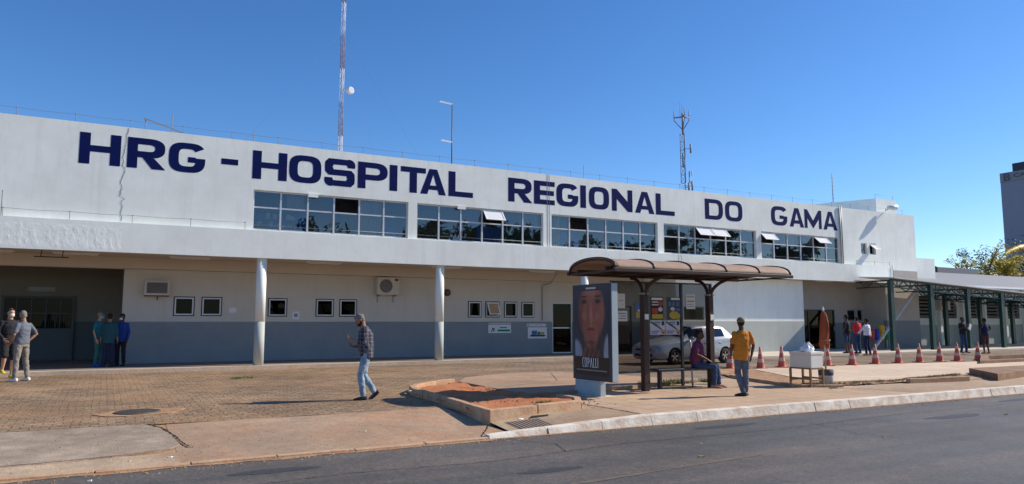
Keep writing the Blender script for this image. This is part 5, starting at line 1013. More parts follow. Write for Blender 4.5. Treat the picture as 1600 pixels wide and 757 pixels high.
bmn = bmesh.new(); bmn.from_mesh(me); bmesh.ops.recalc_face_normals(bmn, faces=bmn.faces); bmn.to_mesh(me); bmn.free()
tmp = bpy.data.objects.new('car_tmp', me); col.objects.link(tmp); ss = tmp.modifiers.new('s', 'SUBSURF'); ss.levels = 2; ss.render_levels = 2
WX = (.84, 3.44); cut = MB()
for x in WX:
    for s_ in (-1, 1): cut.tube([(x, s_ * .50, .30), (x, s_ * 1.0, .30)], .345, 32, 0)
cm = bpy.data.objects.new('cut', cut.mesh('cut', 'black')); col.objects.link(cm); bo = tmp.modifiers.new('b', 'BOOLEAN'); bo.object = cm; bo.operation = 'DIFFERENCE'; bo.solver = 'EXACT'; bo.material_mode = 'TRANSFER'
full = from_eval(tmp, 'car_full'); bpy.data.objects.remove(cm)
def sub_by_mat(src, idx_list, name, parent):
    m2 = src.data.copy(); bm_ = bmesh.new(); bm_.from_mesh(m2); bmesh.ops.delete(bm_, geom=[f for f in bm_.faces if f.material_index not in idx_list], context='FACES'); bm_.to_mesh(m2); bm_.free(); m2.name = name
    o = bpy.data.objects.new(name, m2); col.objects.link(o); o.parent = parent; o.location = (0, cyc, 0); return o
mnames = [m_.name if m_ else '' for m_ in full.data.materials]
sub_by_mat(full, [i for i, n_ in enumerate(mnames) if n_ != 'car_glass'], 'body', CAR); sub_by_mat(full, [i for i, n_ in enumerate(mnames) if n_ == 'car_glass'], 'window', CAR); bpy.data.objects.remove(full)
def cpart(mb, name, m_, parent=CAR, bevel=0):
    o = mb.build(name, m_); o.parent = parent; o.location = (0, cyc, 0) if parent == CAR else (0, 0, 0)
    if bevel: q = o.modifiers.new('b', 'BEVEL'); q.width = bevel; q.segments = 2
    return o
for x in WX:
    for s_ in (-1, 1):
        wh_ = bpy.data.objects.new('wheel', None); col.objects.link(wh_); wh_.parent = CAR; wh_.location = (x, cyc + s_ * .74, .30); b = MB()
        prof = [(.17, -.09), (.27, -.095), (.296, -.06), (.30, 0), (.296, .06), (.27, .095), (.17, .09), (.17, -.09)]
        b.add([(r_ * math.cos(a), w_, r_ * math.sin(a)) for r_, w_ in prof for a in [2 * math.pi * k / 28 for k in range(28)]], [(i * 28 + k, i * 28 + (k + 1) % 28, (i + 1) * 28 + (k + 1) % 28, (i + 1) * 28 + k) for i in range(7) for k in range(28)], 0, True); cpart(b, 'tyre', 'rubber', wh_)
        b = MB(); b.tube([(0, s_ * .03, 0), (0, s_ * .05, 0)], .06, 16); ring_ = [(r_ * math.cos(a), s_ * w_, r_ * math.sin(a)) for r_, w_ in ((.195, .085), (.18, .09), (.175, .05)) for a in [2 * math.pi * k / 28 for k in range(28)]]
        b.add(ring_, [(i * 28 + k, i * 28 + (k + 1) % 28, (i + 1) * 28 + (k + 1) % 28, (i + 1) * 28 + k) for i in range(2) for k in range(28)], 0, True)
        for k in range(5):
            a = k * 2 * math.pi / 5 + .3
            for da in (-.16, .16): b.beam((.03 * math.cos(a), s_ * .06, .03 * math.sin(a)), (.18 * math.cos(a + da), s_ * .075, .18 * math.sin(a + da)), .028, .03)
        cpart(b, 'rim', 'chrome', wh_); b = MB(); b.tube([(0, s_ * -.02, 0), (0, s_ * .02, 0)], .165, 24); cpart(b, 'brake_disc', 'dark_metal', wh_)
for s_ in (-1, 1):
    b = MB(); b.ball((.27, s_ * .62, .665), (.19, .155, .065), n=18); cpart(b, 'headlight', 'dark_glass'); b = MB(); b.ball((.22, s_ * .675, .665), (.08, .08, .05), n=12); cpart(b, 'headlight_lens', 'chrome')
    b = MB(); b.ball((1.62, s_ * .93, .99), (.07, .10, .065), n=14); b.beam((1.64, s_ * .80, .95), (1.64, s_ * .9, .97), .05, .03); cpart(b, 'mirror', 'car_paint')
    b = MB(); b.box(2.35, 2.50, s_ * .845 - .012, s_ * .845 + .012, .79, .815); b.box(3.12, 3.27, s_ * .845 - .012, s_ * .845 + .012, .80, .825); cpart(b, 'door_handle', 'chrome', bevel=.005)
    b = MB(); b.box(2.0, 2.008, s_ * .838 - .003, s_ * .838 + .006, .3, .86); b.box(1.28, 1.288, s_ * .836 - .003, s_ * .836 + .006, .34, .84); b.box(2.66, 2.668, s_ * .838 - .003, s_ * .838 + .006, .25, .88); cpart(b, 'door_seam', 'dark_metal')
    b = MB(); b.ball((4.0, s_ * .66, .80), (.1, .12, .12), n=12); cpart(b, 'tail_light', 'lamp_red')
    b = MB(); b.box(1.25, 3.0, s_ * .842 - .012, s_ * .842 + .014, .43, .47); cpart(b, 'trim_strip', 'car_paint', bevel=.008)
b = MB(); b.box(1.5, 3.7, -.62, .62, .35, .93); b.box(1.9, 2.3, -.6, -.15, .93, 1.3); b.box(1.9, 2.3, .15, .6, .93, 1.3); b.box(2.9, 3.2, -.58, .58, .93, 1.22); cpart(b, 'seats', 'black')
b = MB(); b.obox((.02, 0, .56), (.05, .9, .07)); b.obox((.015, 0, .36), (.07, 1.0, .1)); cpart(b, 'grille', 'black'); b = MB(); b.obox((-.02, 0, .43), (.02, .4, .12)); cpart(b, 'number_plate', 'grey_dado')

# ================================================================== FOOD BOX, UMBRELLA, BINS, LITTER
def at_rot(t, ang): t.rotation_euler.z = ang
t = thing('wooden_stool', (14.93, 12.35, 0), 'rough wooden stool carrying a white polystyrene box on the pavement', 'stool')
b = MB(); b.box(-.22, .22, -.32, .32, .42, .45)
def lpart(mb, name, m_, parent, bevel=0):
    o = mb.build(name, m_); o.parent = parent
    if bevel: q = o.modifiers.new('b', 'BEVEL'); q.width = bevel; q.segments = 2; q.limit_method = 'ANGLE'
    return o
lpart(b, 'top', 'wood', t)
for x, y in ((-.21, -.3), (.21, -.3), (-.21, .3), (.21, .3)): b = MB(); b.box(x - .022, x + .022, y - .022, y + .022, 0, .42); lpart(b, 'leg', 'wood', t)
b = MB(); b.box(-.19, .19, -.312, -.29, .14, .18); b.box(-.19, .19, .29, .312, .14, .18); b.box(-.222, -.2, -.28, .28, .18, .22); b.box(.2, .222, -.28, .28, .18, .22); lpart(b, 'stretcher', 'wood', t)
t.rotation_euler.z = R(-2)
t = thing('polystyrene_box', (14.93, 12.35, .451), 'white polystyrene food box with lid standing on the wooden stool', 'box')
b = MB(); b.box(-.205, .205, -.31, .31, 0, .31); lpart(b, 'box_body', 'styrofoam', t, .012); b = MB(); b.box(-.215, .215, -.32, .32, .312, .385); lpart(b, 'lid', 'styrofoam', t, .012)
def bag(name, loc, sz, label, m_='plastic_bag', seed=1, points=5):
    rnd = random.Random(seed); b = MB(); vs = []; n = 22; h = 12
    for j in range(h + 1):
        t_ = j / h
        for i in range(n):
            a = 2 * math.pi * i / n; r_ = (.9 - .55 * t_ + .35 * math.sin(math.pi * t_)) * (1 + .30 * noise.noise((math.cos(a) * 2 + seed, math.sin(a) * 2, t_ * 3))) ; lob = 1 + t_ * .5 * math.cos(points * a + seed)
            vs.append((sz[0] * r_ * lob * math.cos(a), sz[1] * r_ * math.sin(a), sz[2] * (t_ * (1 + .45 * t_ * math.cos(points * a + 1)) + .1 * noise.noise((a * 2, t_ * 4, seed)) * t_)))
    b.add(vs, [(j * n + i, j * n + (i + 1) % n, (j + 1) * n + (i + 1) % n, (j + 1) * n + i) for j in range(h) for i in range(n)], 0, False); b.add([(0, 0, .002)] + vs[:n], [(0, (i + 1) % n + 1, i + 1) for i in range(n)])
    o = b.build(name, m_, loc=(0, 0, 0)); o.location = loc; return tag(o, label, 'bag')
bag('plastic_bag', (14.93, 12.3, .838), (.17, .15, .16), 'crumpled white plastic bag on top of the polystyrene box', seed=4, points=3)
t = thing('folded_umbrella', (15.75, 12.45, 0), 'folded rust orange street umbrella standing in a concrete filled bucket', 'umbrella')
b = MB(); b.tube([(0, 0, .3), (0, 0, 1.93)], .022, 10); lpart(b, 'pole', 'pole_wood', t)
b = MB(); n = 24; vs = []; zz = [.98, 1.05, 1.2, 1.4, 1.6, 1.78, 1.86, 1.9]; rr_ = [.105, .115, .10, .095, .09, .07, .04, .02]
for z_, r_ in zip(zz, rr_):
    for i in range(n): a = 2 * math.pi * i / n; q = r_ * (1 + .28 * math.cos(8 * a + z_ * 3)) ; vs.append((q * math.cos(a) + .02 * math.sin(z_ * 5), q * math.sin(a), z_ + (.07 * math.cos(3 * a) if z_ < 1 else 0)))
b.add(vs, [(j * n + i, j * n + (i + 1) % n, (j + 1) * n + (i + 1) % n, (j + 1) * n + i) for j in range(7) for i in range(n)], 0, True); lpart(b, 'canopy', 'umbrella_cloth', t)
b = MB(); b.tube([(.105 * math.cos(a), .105 * math.sin(a), 1.14) for a in [i * math.pi / 8 for i in range(17)]], .010, 6); b.ball((.07, -.09, 1.14), (.03, .02, .025), n=8); lpart(b, 'tie', 'cone_white', t)
b = MB(); b.ball((0, 0, 1.94), (.03, .03, .05), n=10); b.ball((.0, 0, 1.99), (.012, .012, .04), n=8); lpart(b, 'finial', 'white_metal', t)
b = MB(); b.lathe([(0, 0), (.155, 0), (.17, .02), (.175, .24)], n=24); lpart(b, 'bucket', 'bucket', t); b = MB(); b.lathe([(.1755, .242), (.18, .30), (.18, .385), (.17, .38), (.165, .33), (0, .33)], n=24); lpart(b, 'bucket_rim', 'bucket_dark', t)
t.scale = (1, 1, .955)
# recycling bins against the recess wall
BN = [(35.58, 'bin_red', 'red recycling bin, leftmost of the four on the wall frame'), (36.0, 'bin_blue', 'blue recycling bin between the red and yellow ones'), (36.43, 'bin_yellow', 'yellow recycling bin between the blue and green ones'), (36.86, 'bin_green', 'green recycling bin, rightmost of the four')]
t = thing('bin_frame', (36.2, 25.2, .08), 'metal frame holding four coloured recycling bins by the end wall', 'frame'); b = MB(); b.tube([(35.3, 25.41, 1.12), (37.1, 25.41, 1.12)], .025, 8); b.build('rail', 'mast_grey', t)
for x in (35.3, 37.1):
    b = MB(); b.tube([(x, 25.35, .08), (x, 25.35, 1.3)], .03, 8); b.tube([(x - .3, 25.1, .1), (x + .3, 25.6, .1)], .025, 8); b.build('leg', 'mast_white', t)
for x, m_, lab in BN:
    t = thing('recycling_bin', (x, 25.2, .5), lab, 'bin', 'coloured recycling bins'); yb_ = .2 if m_ == 'bin_yellow' else 0
    b = MB(); b.lathe([(0, .1), (.13, .1), (.165, .16), (.175, .58 + yb_)], n=16); lpart(b, 'bin_body', m_, t); b = MB(); b.lathe([(.18, .582 + yb_), (.18, .62 + yb_), (.12, .67 + yb_), (0, .68 + yb_)], n=16); lpart(b, 'lid', m_, t)
# manhole, drain
b = MB(); b.disc((.58, 14.3, .01), (0, 0, 1), .36, .045, 28)
for i in range(-3, 4): b.box(.58 - math.sqrt(.1 - (i * .09) ** 2), .58 + math.sqrt(.1 - (i * .09) ** 2), 14.3 + i * .09 - .02, 14.3 + i * .09 + .02, .0326, .038)
tag(b.build('manhole_cover', 'iron_lid', loc=(.58, 14.3, 0)), 'round worn manhole cover sunk in the block paving', 'manhole cover')
b = MB(); b.prism([(.1, 13.9), (.4, 13.8), (1.1, 13.95), (1.35, 14.6), (.9, 14.8), (.2, 14.7), (-.1, 14.3)], -.05, .014); struct(b.build('paving_patch', 'brown_soil'))
b = MB()
for i in range(9): x = 5.73 + i * .065; b.add([(x, 10.0, zramp(x, 10.0) + .014), (x + .04, 10.0, zramp(x, 10.0) + .014), (x + .04, 10.55, zramp(x, 10.55) + .014), (x, 10.55, zramp(x, 10.55) + .014), (x, 10.0, zramp(x, 10.0) - .01), (x + .04, 10.0, zramp(x, 10.0) - .01), (x + .04, 10.55, zramp(x, 10.55) - .01), (x, 10.55, zramp(x, 10.55) - .01)], [(0, 1, 2, 3), (0, 4, 5, 1), (1, 5, 6, 2), (2, 6, 7, 3), (3, 7, 4, 0)])
b.add([(5.69, 9.98, zramp(5.7, 9.98) + .004), (6.33, 9.98, zramp(6.3, 9.98) + .004), (6.33, 10.59, zramp(6.3, 10.58) + .004), (5.69, 10.59, zramp(5.7, 10.58) + .004)], [(0, 1, 2, 3)])
tag(b.build('drain_grate', 'iron_dusty', loc=(6, 10.3, -.05)), 'rusty storm drain grate in the pavement below the planter', 'drain grate')
b = MB(); b.prism([(6.15, 10.62), (6.55, 10.64), (6.6, 10.72), (6.3, 10.76)], -.1, lambda x, y: zramp(x, y) + .006); struct(b.build('drain_hole', 'black'))
# litter
def litter(loc, sz, lab, m_='paper', k=0):
    rnd = random.Random(k); b = MB(); vs = [(sz * rnd.uniform(.6, 1.2) * math.cos(i), sz * .6 * math.sin(i) * rnd.uniform(.6, 1.2), .006 + rnd.random() * sz * .35) for i in (0, 1.05, 2.1, 3.14, 4.2, 5.2)]; b.add([(0, 0, sz * .4)] + vs, [(0, i + 1, (i + 1) % 6 + 1) for i in range(6)]); b.add([(x, y, .0) for x, y, z in vs] + vs, [(i, (i + 1) % 6, 6 + (i + 1) % 6, 6 + i) for i in range(6)])
    o = b.build('litter', m_); o.location = loc; tag(o, lab, 'litter')
for i, (x, y, z, s_, m_, lab) in enumerate([(.8, 10.25, -.125, .035, 'paper', 'white crumpled cup lying below the crack of the grey concrete apron'), (-.05, 9.3, -.15, .035, 'paper', 'white scrap lying on the road edge near bottom left'), (.5, 9.45, -.15, .02, 'paper_yellow', 'pale scrap on the road edge right of white scrap'), (.36, 10.2, -.125, .015, 'paper', 'tiny white scrap on the concrete left of the crumpled cup'), (6.7, 7.2, -.15, .05, 'dry_grass', 'yellowish leaf lying on the asphalt in mid road'), (7.4, 7.95, -.15, .025, 'dry_grass', 'small pale scrap on asphalt above the yellowish leaf'), (10.2, 7.1, -.15, .03, 'dry_grass', 'pale scrap on asphalt at right'), (14.6, 7.7, -.15, .06, 'earth', 'dark dry leaf on asphalt at far right'), (6.05, 10.66, -.04, .07, 'paper', 'crumpled white bag beside the storm drain'), (5.7, 14.75, .1, .06, 'paper', 'white bottle end at the tip of the planter kerb'), (3.9, 10.1, -.12, .02, 'paper_yellow', 'small yellowish scrap by dropped kerb'), (3.5, 10.9, -.08, .02, 'paper', 'small white scrap on the driveway concrete')]): litter((x, y, z), s_, lab, m_, i)

b = MB(); rnd = random.Random(5)
def pebble(x, y, z, r_):
    vs = [(x + r_ * rnd.uniform(.6, 1.2) * math.cos(i * 1.257), y + r_ * rnd.uniform(.6, 1.2) * math.sin(i * 1.257), z) for i in range(5)]; b.add(vs + [(x, y, z + r_ * rnd.uniform(.5, 1))], [(i, (i + 1) % 5, 5) for i in range(5)], rnd.choice((0, 0, 1, 2)))
for _ in range(1500):
    x = rnd.uniform(-2.5, 24); y = 9.73 - abs(rnd.gauss(0, .16)); pebble(x, y, -.15, rnd.uniform(.006, .018))
for _ in range(700): x = rnd.uniform(-2, 5.4); y = rnd.uniform(9.9, 12.5); pebble(x, y, rz(x, y) + (.012 if x < .9 and y > 10.5 else 0), rnd.uniform(.004, .012))
for _ in range(500): x = rnd.uniform(5.5, 8.2); y = rnd.uniform(10.9, 15); pebble(x, y, .065, rnd.uniform(.01, .03))
for _ in range(900): x = rnd.uniform(-3, 13); y = rnd.uniform(12.7, 24); pebble(x, y, .006, rnd.uniform(.006, .016))
for _ in range(500): t_ = rnd.random(); x = 14.7 + t_ * 6; y = 12.2 + rnd.gauss(0, .25); pebble(x, y, .04, rnd.uniform(.01, .03))
tag(b.build('gravel', ['brown_soil', 'apron_concrete', 'earth']), 'loose grit and small stones scattered along kerbs, driveway and soil beds', 'gravel', kind='stuff')
b = MB()
for x0, x1, w_ in ((-40, 5, .22), (5, 60, .14)):
    n_ = 200; vs = []
    for i in range(n_ + 1): x = x0 + (x1 - x0) * i / n_; vs += [(x, 9.745, -.146), (x, 9.745 - w_ * (.6 + .5 * noise.noise((x * 1.7, 0, 0)) + .3 * noise.noise((x * 6, 1, 0))), -.146)]
    b.add(vs, [(2 * i + 1, 2 * i + 3, 2 * i + 2, 2 * i) for i in range(n_)])
struct(b.build('gutter_dust', 'brown_soil'))
b = MB()
def crack(pts, wd, zf):
    q = []
    for (xa, ya), (xb, yb) in zip(pts[:-1], pts[1:]):
        n_ = max(2, int(math.hypot(xb - xa, yb - ya) / .06))
        for k in range(n_): t = k / n_; q.append((xa + (xb - xa) * t + rnd.uniform(-.012, .012), ya + (yb - ya) * t + rnd.uniform(-.012, .012)))
    for (xa, ya), (xb, yb) in zip(q[:-1], q[1:]):
        dx, dy = xb - xa, yb - ya; l = math.hypot(dx, dy) or 1; w_ = wd * rnd.uniform(.5, 1.3); nx_, ny_ = -dy / l * w_ / 2, dx / l * w_ / 2
        b.add([(xa + nx_, ya + ny_, zf(xa, ya)), (xb + nx_, yb + ny_, zf(xb, yb)), (xb - nx_, yb - ny_, zf(xb, yb)), (xa - nx_, ya - ny_, zf(xa, ya))], [(3, 2, 1, 0)])
zc_ = lambda x, y: rz(x, y) + .016
crack([(.66, 12.58), (.82, 12.2), (.9, 11.8), (.965, 11.4), (1.0, 11.0), (1.06, 10.75), (1.2, 10.68)], .035, zc_)
crack([(-3, 10.43), (-1.2, 10.40), (-.3, 10.42), (.3, 10.50), (.75, 10.62), (.95, 10.72)], .018, zc_)
crack([(5.46, 10.7), (5.2, 10.3), (4.9, 9.86)], .02, lambda x, y: rz(x, y) + .006)
crack([(8.0, 12.0), (8.02, 11.0), (8.0, 10.0)], .02, lambda x, y: .012)
crack([(14.9, 12.1), (15.6, 10.9), (15.7, 10.0)], .02, lambda x, y: .012)
crack([(-3, 8.3), (0, 8.1), (2.5, 8.35), (4.2, 8.2), (6.5, 8.5), (9.5, 8.4), (13, 8.7), (18, 8.6)], .012, lambda x, y: -.1455)
crack([(5.2, 9.7), (5.6, 8.9), (5.4, 8.3)], .01, lambda x, y: -.1455)
crack([(10.2, 9.7), (10.5, 8.5), (10.1, 7.4), (10.4, 6.9)], .01, lambda x, y: -.1455)
crack([(11.3, 18.2), (10.0, 15.8), (8.0, 14.9)], .012, lambda x, y: .091)
struct(b.build('pavement_cracks', 'black'))
mat('tar_patch', (.05, .052, .056), .6, .25, 20, .4, 60); b = MB()
for x, y, a_, c_ in ((1.8, 8.9, .5, .12), (9.0, 9.1, .7, .10), (13.5, 8.0, .8, .16), (4.6, 7.4, .45, .1), (18, 9.0, 1.2, .12)):
    b.add([(x + a_ * (1 + .25 * noise.noise((i, x, 0))) * math.cos(i * math.pi / 9), y + c_ * (1 + .4 * noise.noise((i * .7, y, 2))) * math.sin(i * math.pi / 9), -.147) for i in range(18)], [tuple(range(18))])
struct(b.build('road_patches', 'tar_patch'))
b = MB(); n_ = 60; vs = []
for i in range(n_ + 1): x = -4 + 11.5 * i / n_; yc_ = 6.72 + (x - 5) * .095; vs += [(x, yc_ + .03 + .03 * noise.noise((x * 3, 0, 5)), -.146), (x, yc_ - .03 + .05 * noise.noise((x * 2.2, 3, 0)), -.146)]
b.add(vs, [(2 * i + 1, 2 * i + 3, 2 * i + 2, 2 * i) for i in range(n_)]); mat('road_seam', (.145, .118, .095), .9, .3, 8); struct(b.build('road_seam', 'road_seam'))

# ================================================================== PEOPLE
def fuse(mb, name, m_, parent, voxel=.01, sm=4, fac=.5, disp=0, dsz=.08):
    me = mb.mesh(name + '_t', m_); bm_ = bmesh.new(); bm_.from_mesh(me); bmesh.ops.remove_doubles(bm_, verts=bm_.verts, dist=1e-6); bmesh.ops.recalc_face_normals(bm_, faces=bm_.faces); bm_.to_mesh(me); bm_.free()
    o = bpy.data.objects.new(name, me); col.objects.link(o)
    q = o.modifiers.new('r', 'REMESH'); q.mode = 'VOXEL'; q.voxel_size = voxel; q.use_smooth_shade = True
    q = o.modifiers.new('s', 'SMOOTH'); q.factor = fac; q.iterations = sm
    if disp:
        tx = bpy.data.textures.get('folds%.2f' % dsz) or bpy.data.textures.new('folds%.2f' % dsz, 'CLOUDS'); tx.noise_scale = dsz; tx.noise_depth = 1
        q = o.modifiers.new('d', 'DISPLACE'); q.texture = tx; q.strength = disp; q.mid_level = .5
    n = from_eval(o, name, parent); n.location = (0, 0, 0)
    if not n.data.materials: n.data.materials.append(M[m_])
    return n
def loft(mb, pts, rad, lat, n=18):
    pts = [Vector(p) for p in pts]; lat = Vector(lat).normalized(); vs = []
    for i, p in enumerate(pts):
        d = (pts[min(i + 1, len(pts) - 1)] - pts[max(i - 1, 0)]).normalized(); a = (lat - d * lat.dot(d)).normalized(); f = d.cross(a) * -1
        for k in range(n): t = 2 * math.pi * k / n; vs.append(p + a * math.cos(t) * rad[i][0] + f * math.sin(t) * rad[i][1])
    m_ = len(pts); mb.add(vs, [(i * n + k, i * n + (k + 1) % n, (i + 1) * n + (k + 1) % n, (i + 1) * n + k) for i in range(m_ - 1) for k in range(n)] + [tuple(range(n))[::-1], tuple(range((m_ - 1) * n, m_ * n))], 0, True)
def limb(mb, pts, rad, n=12):
    mb.tube(pts, rad, n)
    for p, r_ in zip(pts, rad): mb.ball(p, r_ * .98, n=10)
def hand(mb, W, d, nrm, side, curl, s=1.0):
    """palm, four fingers and thumb; nrm = palm facing direction"""
    W = Vector(W); d = Vector(d).normalized(); nrm = Vector(nrm); nrm = (nrm - d * nrm.dot(d)).normalized(); a = d.cross(nrm) * side
    loft(mb, [W - d * .02, W + d * .03, W + d * .075, W + d * .10], [(.027 * s, .019 * s), (.037 * s, .016 * s), (.041 * s, .015 * s), (.038 * s, .012 * s)], a, 10)
    for k, (off, L_) in enumerate(((-.031, .058), (-.0105, .075), (.0105, .082), (.031, .072))):
        p = W + d * .092 + a * off * s; dd = d.copy(); pts = [p - d * .02, p]; rs = [.009 * s, .009 * s]
        for j in range(3):
            ang = curl * (.8 + .2 * j + .06 * k); dd = (Matrix.Rotation(ang, 3, d.cross(nrm)) @ dd) if True else dd; p = p + dd * L_ * (.45, .32, .26)[j] * s; pts.append(p.copy()); rs.append((.0085, .008, .0065)[j] * s)
        mb.tube(pts, rs, 8); mb.ball(pts[-1], rs[-1], n=8)
    p = W + d * .03 + a * .03 * s; t1 = (d * .6 + a * .75 + nrm * .3).normalized(); t2 = (d * .9 + a * .2 + nrm * .4).normalized()
    mb.tube([p - t1 * .02, p + t1 * .035 * s, p + t1 * .035 * s + t2 * .03 * s, p + t1 * .035 * s + t2 * .052 * s], [.012 * s, .0105 * s, .0095 * s, .007 * s], 8)
DEF = dict(pelvis=(0, 0, .94), waist=(0, .0, 1.08), chest=(0, 0, 1.29), neck=(0, -.01, 1.465), head=(0, .02, 1.625),
           shR=(.172, -.01, 1.395), elR=(.228, -.04, 1.12), wrR=(.24, .05, .885), shL=(-.172, -.01, 1.395), elL=(-.228, -.04, 1.12), wrL=(-.24, .05, .885),
           hiR=(.09, 0, .91), knR=(.105, .03, .50), anR=(.11, -.02, .085), hiL=(-.09, 0, .91), knL=(-.105, .03, .50), anL=(-.11, -.02, .085))
def person(loc, face, scale, label, J={}, top='cloth_black', sleeve='short', bottom='jeans_dark', legs='long', skin='skin_mid', hair='hair_black', shoes='shoe_black',
           hairlen=0, mask=None, cap=None, beard=None, build=1.0, voxel=.011, curl=.35, look=(0, 0), palms=({}, {}), toes=({}, {}), hem=None, untuck=.06, glasses=False):
    j = {k: Vector(v) for k, v in DEF.items()}
    for k, v in J.items(): j[k] = Vector(v)
    t = thing('person', loc, label, 'person'); t.rotation_euler.z = math.atan2(face[1], face[0]) - math.pi / 2; t.scale = (scale,) * 3
    lat = (j['shR'] - j['shL']).normalized(); latp = (j['hiR'] - j['hiL']).normalized(); bw = build
    yaw, pit = look; HR = Matrix.Rotation(yaw, 3, 'Z') @ Matrix.Rotation(-pit, 3, 'X'); Hc = j['head']; hp = lambda x, y, z: Hc + HR @ Vector((x, y, z))
    B = MB()
    # head
    B.ball(hp(0, -.012, .025), (.076, .095, .095), n=20, rot=HR); B.ball(hp(0, .012, -.035), (.062, .072, .083), n=18, rot=HR); B.ball(hp(0, .045, -.085), (.032, .032, .026), n=12, rot=HR)
    B.tube([hp(0, .078, .012), hp(0, .094, -.012), hp(0, .106, -.033), hp(0, .086, -.043)], [.008, .011, .015, .01], 8); B.ball(hp(0, .083, -.066), (.024, .012, .006), n=10, rot=HR); B.ball(hp(0, .082, -.075), (.021, .012, .006), n=10, rot=HR)
    B.ball(hp(0, .075, .03), (.05, .016, .01), n=12, rot=HR)
    for s_ in (-1, 1): B.ball(hp(s_ * .076, -.012, -.012), (.010, .02, .032), n=10, rot=HR); B.ball(hp(s_ * .042, .055, -.025), (.02, .02, .018), n=10, rot=HR)
    B.tube([j['neck'] - Vector((0, 0, .06)), j['neck'], hp(0, -.02, -.06), hp(0, -.015, -.02)], [.068 * bw, .060, .055, .056], 14)
    ch, wa, pe, ne = j['chest'], j['waist'], j['pelvis'], j['neck']; shm = (j['shR'] + j['shL']) / 2
    prof_pts = [pe - (wa - pe).normalized() * .06, pe, wa, ch, shm + (ne - shm) * .1, ne]
    prof = [(.145, .10), (.160, .112), (.140 * bw, .105 * bw), (.160, .115), (.135, .082), (.06, .055)]
    loft(B, prof_pts, prof, lat, 18)
    for s_ in 'RL':
        sh, el, wr = j['sh' + s_], j['el' + s_], j['wr' + s_]; limb(B, [sh, sh.lerp(el, .5), el, el.lerp(wr, .35), wr], [.050, .043, .036, .037, .026])
        pr_ = palms[0 if s_ == 'R' else 1]; d = Vector(pr_.get('d', tuple((wr - el).normalized()))); nn = Vector(pr_.get('n', (-1 if s_ == 'R' else 1, 0, .01))); hand(B, wr, d, nn, pr_.get('s', 1 if s_ == 'R' else -1), pr_.get('curl', curl))
        hi, kn, an = j['hi' + s_], j['kn' + s_], j['an' + s_]; limb(B, [hi, hi.lerp(kn, .5), kn, kn.lerp(an, .35), an], [.078, .066, .050, .052, .035])
        td = Vector(toes[0 if s_ == 'R' else 1].get('d', (.12 if s_ == 'R' else -.12, 1, -.02))).normalized(); B.tube([an + Vector((0, 0, -.03)) - td * .04, an + td * .08 - Vector((0, 0, .045)), an + td * .15 - Vector((0, 0, .055))], [.034, .034, .024], 10)
    fuse(B, 'body', skin, t, voxel, 3)
    # eyes
    for s_ in (-1, 1):
        E = MB(); E.ball(hp(s_ * .031, .0745, -.002), (.013, .008, .008), n=10, rot=HR); o = lpart(E, 'eye', 'ink' if mask or cap else 'ink', t)
    if glasses:
        E = MB()
        for s_ in (-1, 1): E.tube([hp(s_ * .034 + .024 * math.cos(a), .094, .0 + .018 * math.sin(a)) for a in [i * math.pi / 6 for i in range(13)]], .0025, 5)
        E.tube([hp(-.06, .09, .003), hp(-.08, -.01, .0)], .003, 5); E.tube([hp(.06, .09, .003), hp(.08, -.01, .0)], .003, 5); lpart(E, 'glasses', 'ink', t)
    # hair
    if hair:
        Hh = MB(); Hh.ball(hp(0, -.022, .036), (.080, .095, .088), n=20, rot=HR); Hh.ball(hp(0, -.05, .0), (.074, .056, .08), n=16, rot=HR); Hh.ball(hp(0, .045, .084), (.05, .035, .022), n=12, rot=HR)
        if hairlen > .1: loft(Hh, [hp(0, -.06, .02), hp(0, -.085, -.08), hp(0, -.09, -.08 - hairlen)], [(.08, .05), (.085, .045), (.055, .025)], HR @ Vector((1, 0, 0)), 14)
        elif hairlen > 0: Hh.ball(hp(0, -.10, .05), (.05, .05, .05), n=14)
        fuse(Hh, 'hair', hair, t, .010, 2, disp=.02, dsz=.03)
    if cap:
        Hh = MB(); Hh.ball(hp(0, -.015, .045), (.089, .106, .085), n=20, rot=HR); Hh.ball(hp(0, .09, .055), (.07, .075, .012), n=14, rot=HR); fuse(Hh, 'cap', cap, t, .010, 2)
    if beard: Hh = MB(); Hh.ball(hp(0, .04, -.072), (.060, .060, .052), n=16, rot=HR); Hh.ball(hp(0, .0, -.05), (.074, .05, .045), n=16, rot=HR); fuse(Hh, 'beard', beard, t, .010, 2, disp=.01, dsz=.03)
    if mask: Hh = MB(); Hh.ball(hp(0, .062, -.052), (.052, .054, .052), n=16, rot=HR); fuse(Hh, 'face_mask', mask, t, .009, 2)
    # top
    S = MB(); k = .022; hemz = hem if hem is not None else untuck
    prof2 = [(.152 + k, .108 + k), (.163 + k, .118 + k), (.150 * bw + k, .115 * bw + k), (.170 + k, .124 + k), (.140 + k, .090 + k), (.064, .062)]
    dn = (pe - wa).normalized(); pts2 = [pe + dn * hemz, pe, wa, ch, shm + (ne - shm) * .15, ne + (ne - shm) * .02]; loft(S, pts2, prof2, lat, 22)
    S.ball(ch.lerp(shm, .4), (.165, .115, .10), n=14)
    for s_ in 'RL':
        sh, el, wr = j['sh' + s_], j['el' + s_], j['wr' + s_]
        if sleeve == 'short': limb(S, [sh.lerp(ch, .3), sh, sh.lerp(el, .72)], [.062, .056, .060]); 
        elif sleeve == 'rolled': limb(S, [sh.lerp(ch, .15), sh, sh.lerp(el, .5), el, el.lerp(wr, .45)], [.062, .058, .056, .052, .044])
        elif sleeve == 'long': limb(S, [sh.lerp(ch, .15), sh, sh.lerp(el, .5), el, el.lerp(wr, .93)], [.062, .058, .053, .048, .038])
    fuse(S, 'shirt', top, t, voxel, 3, disp=.022, dsz=.07)
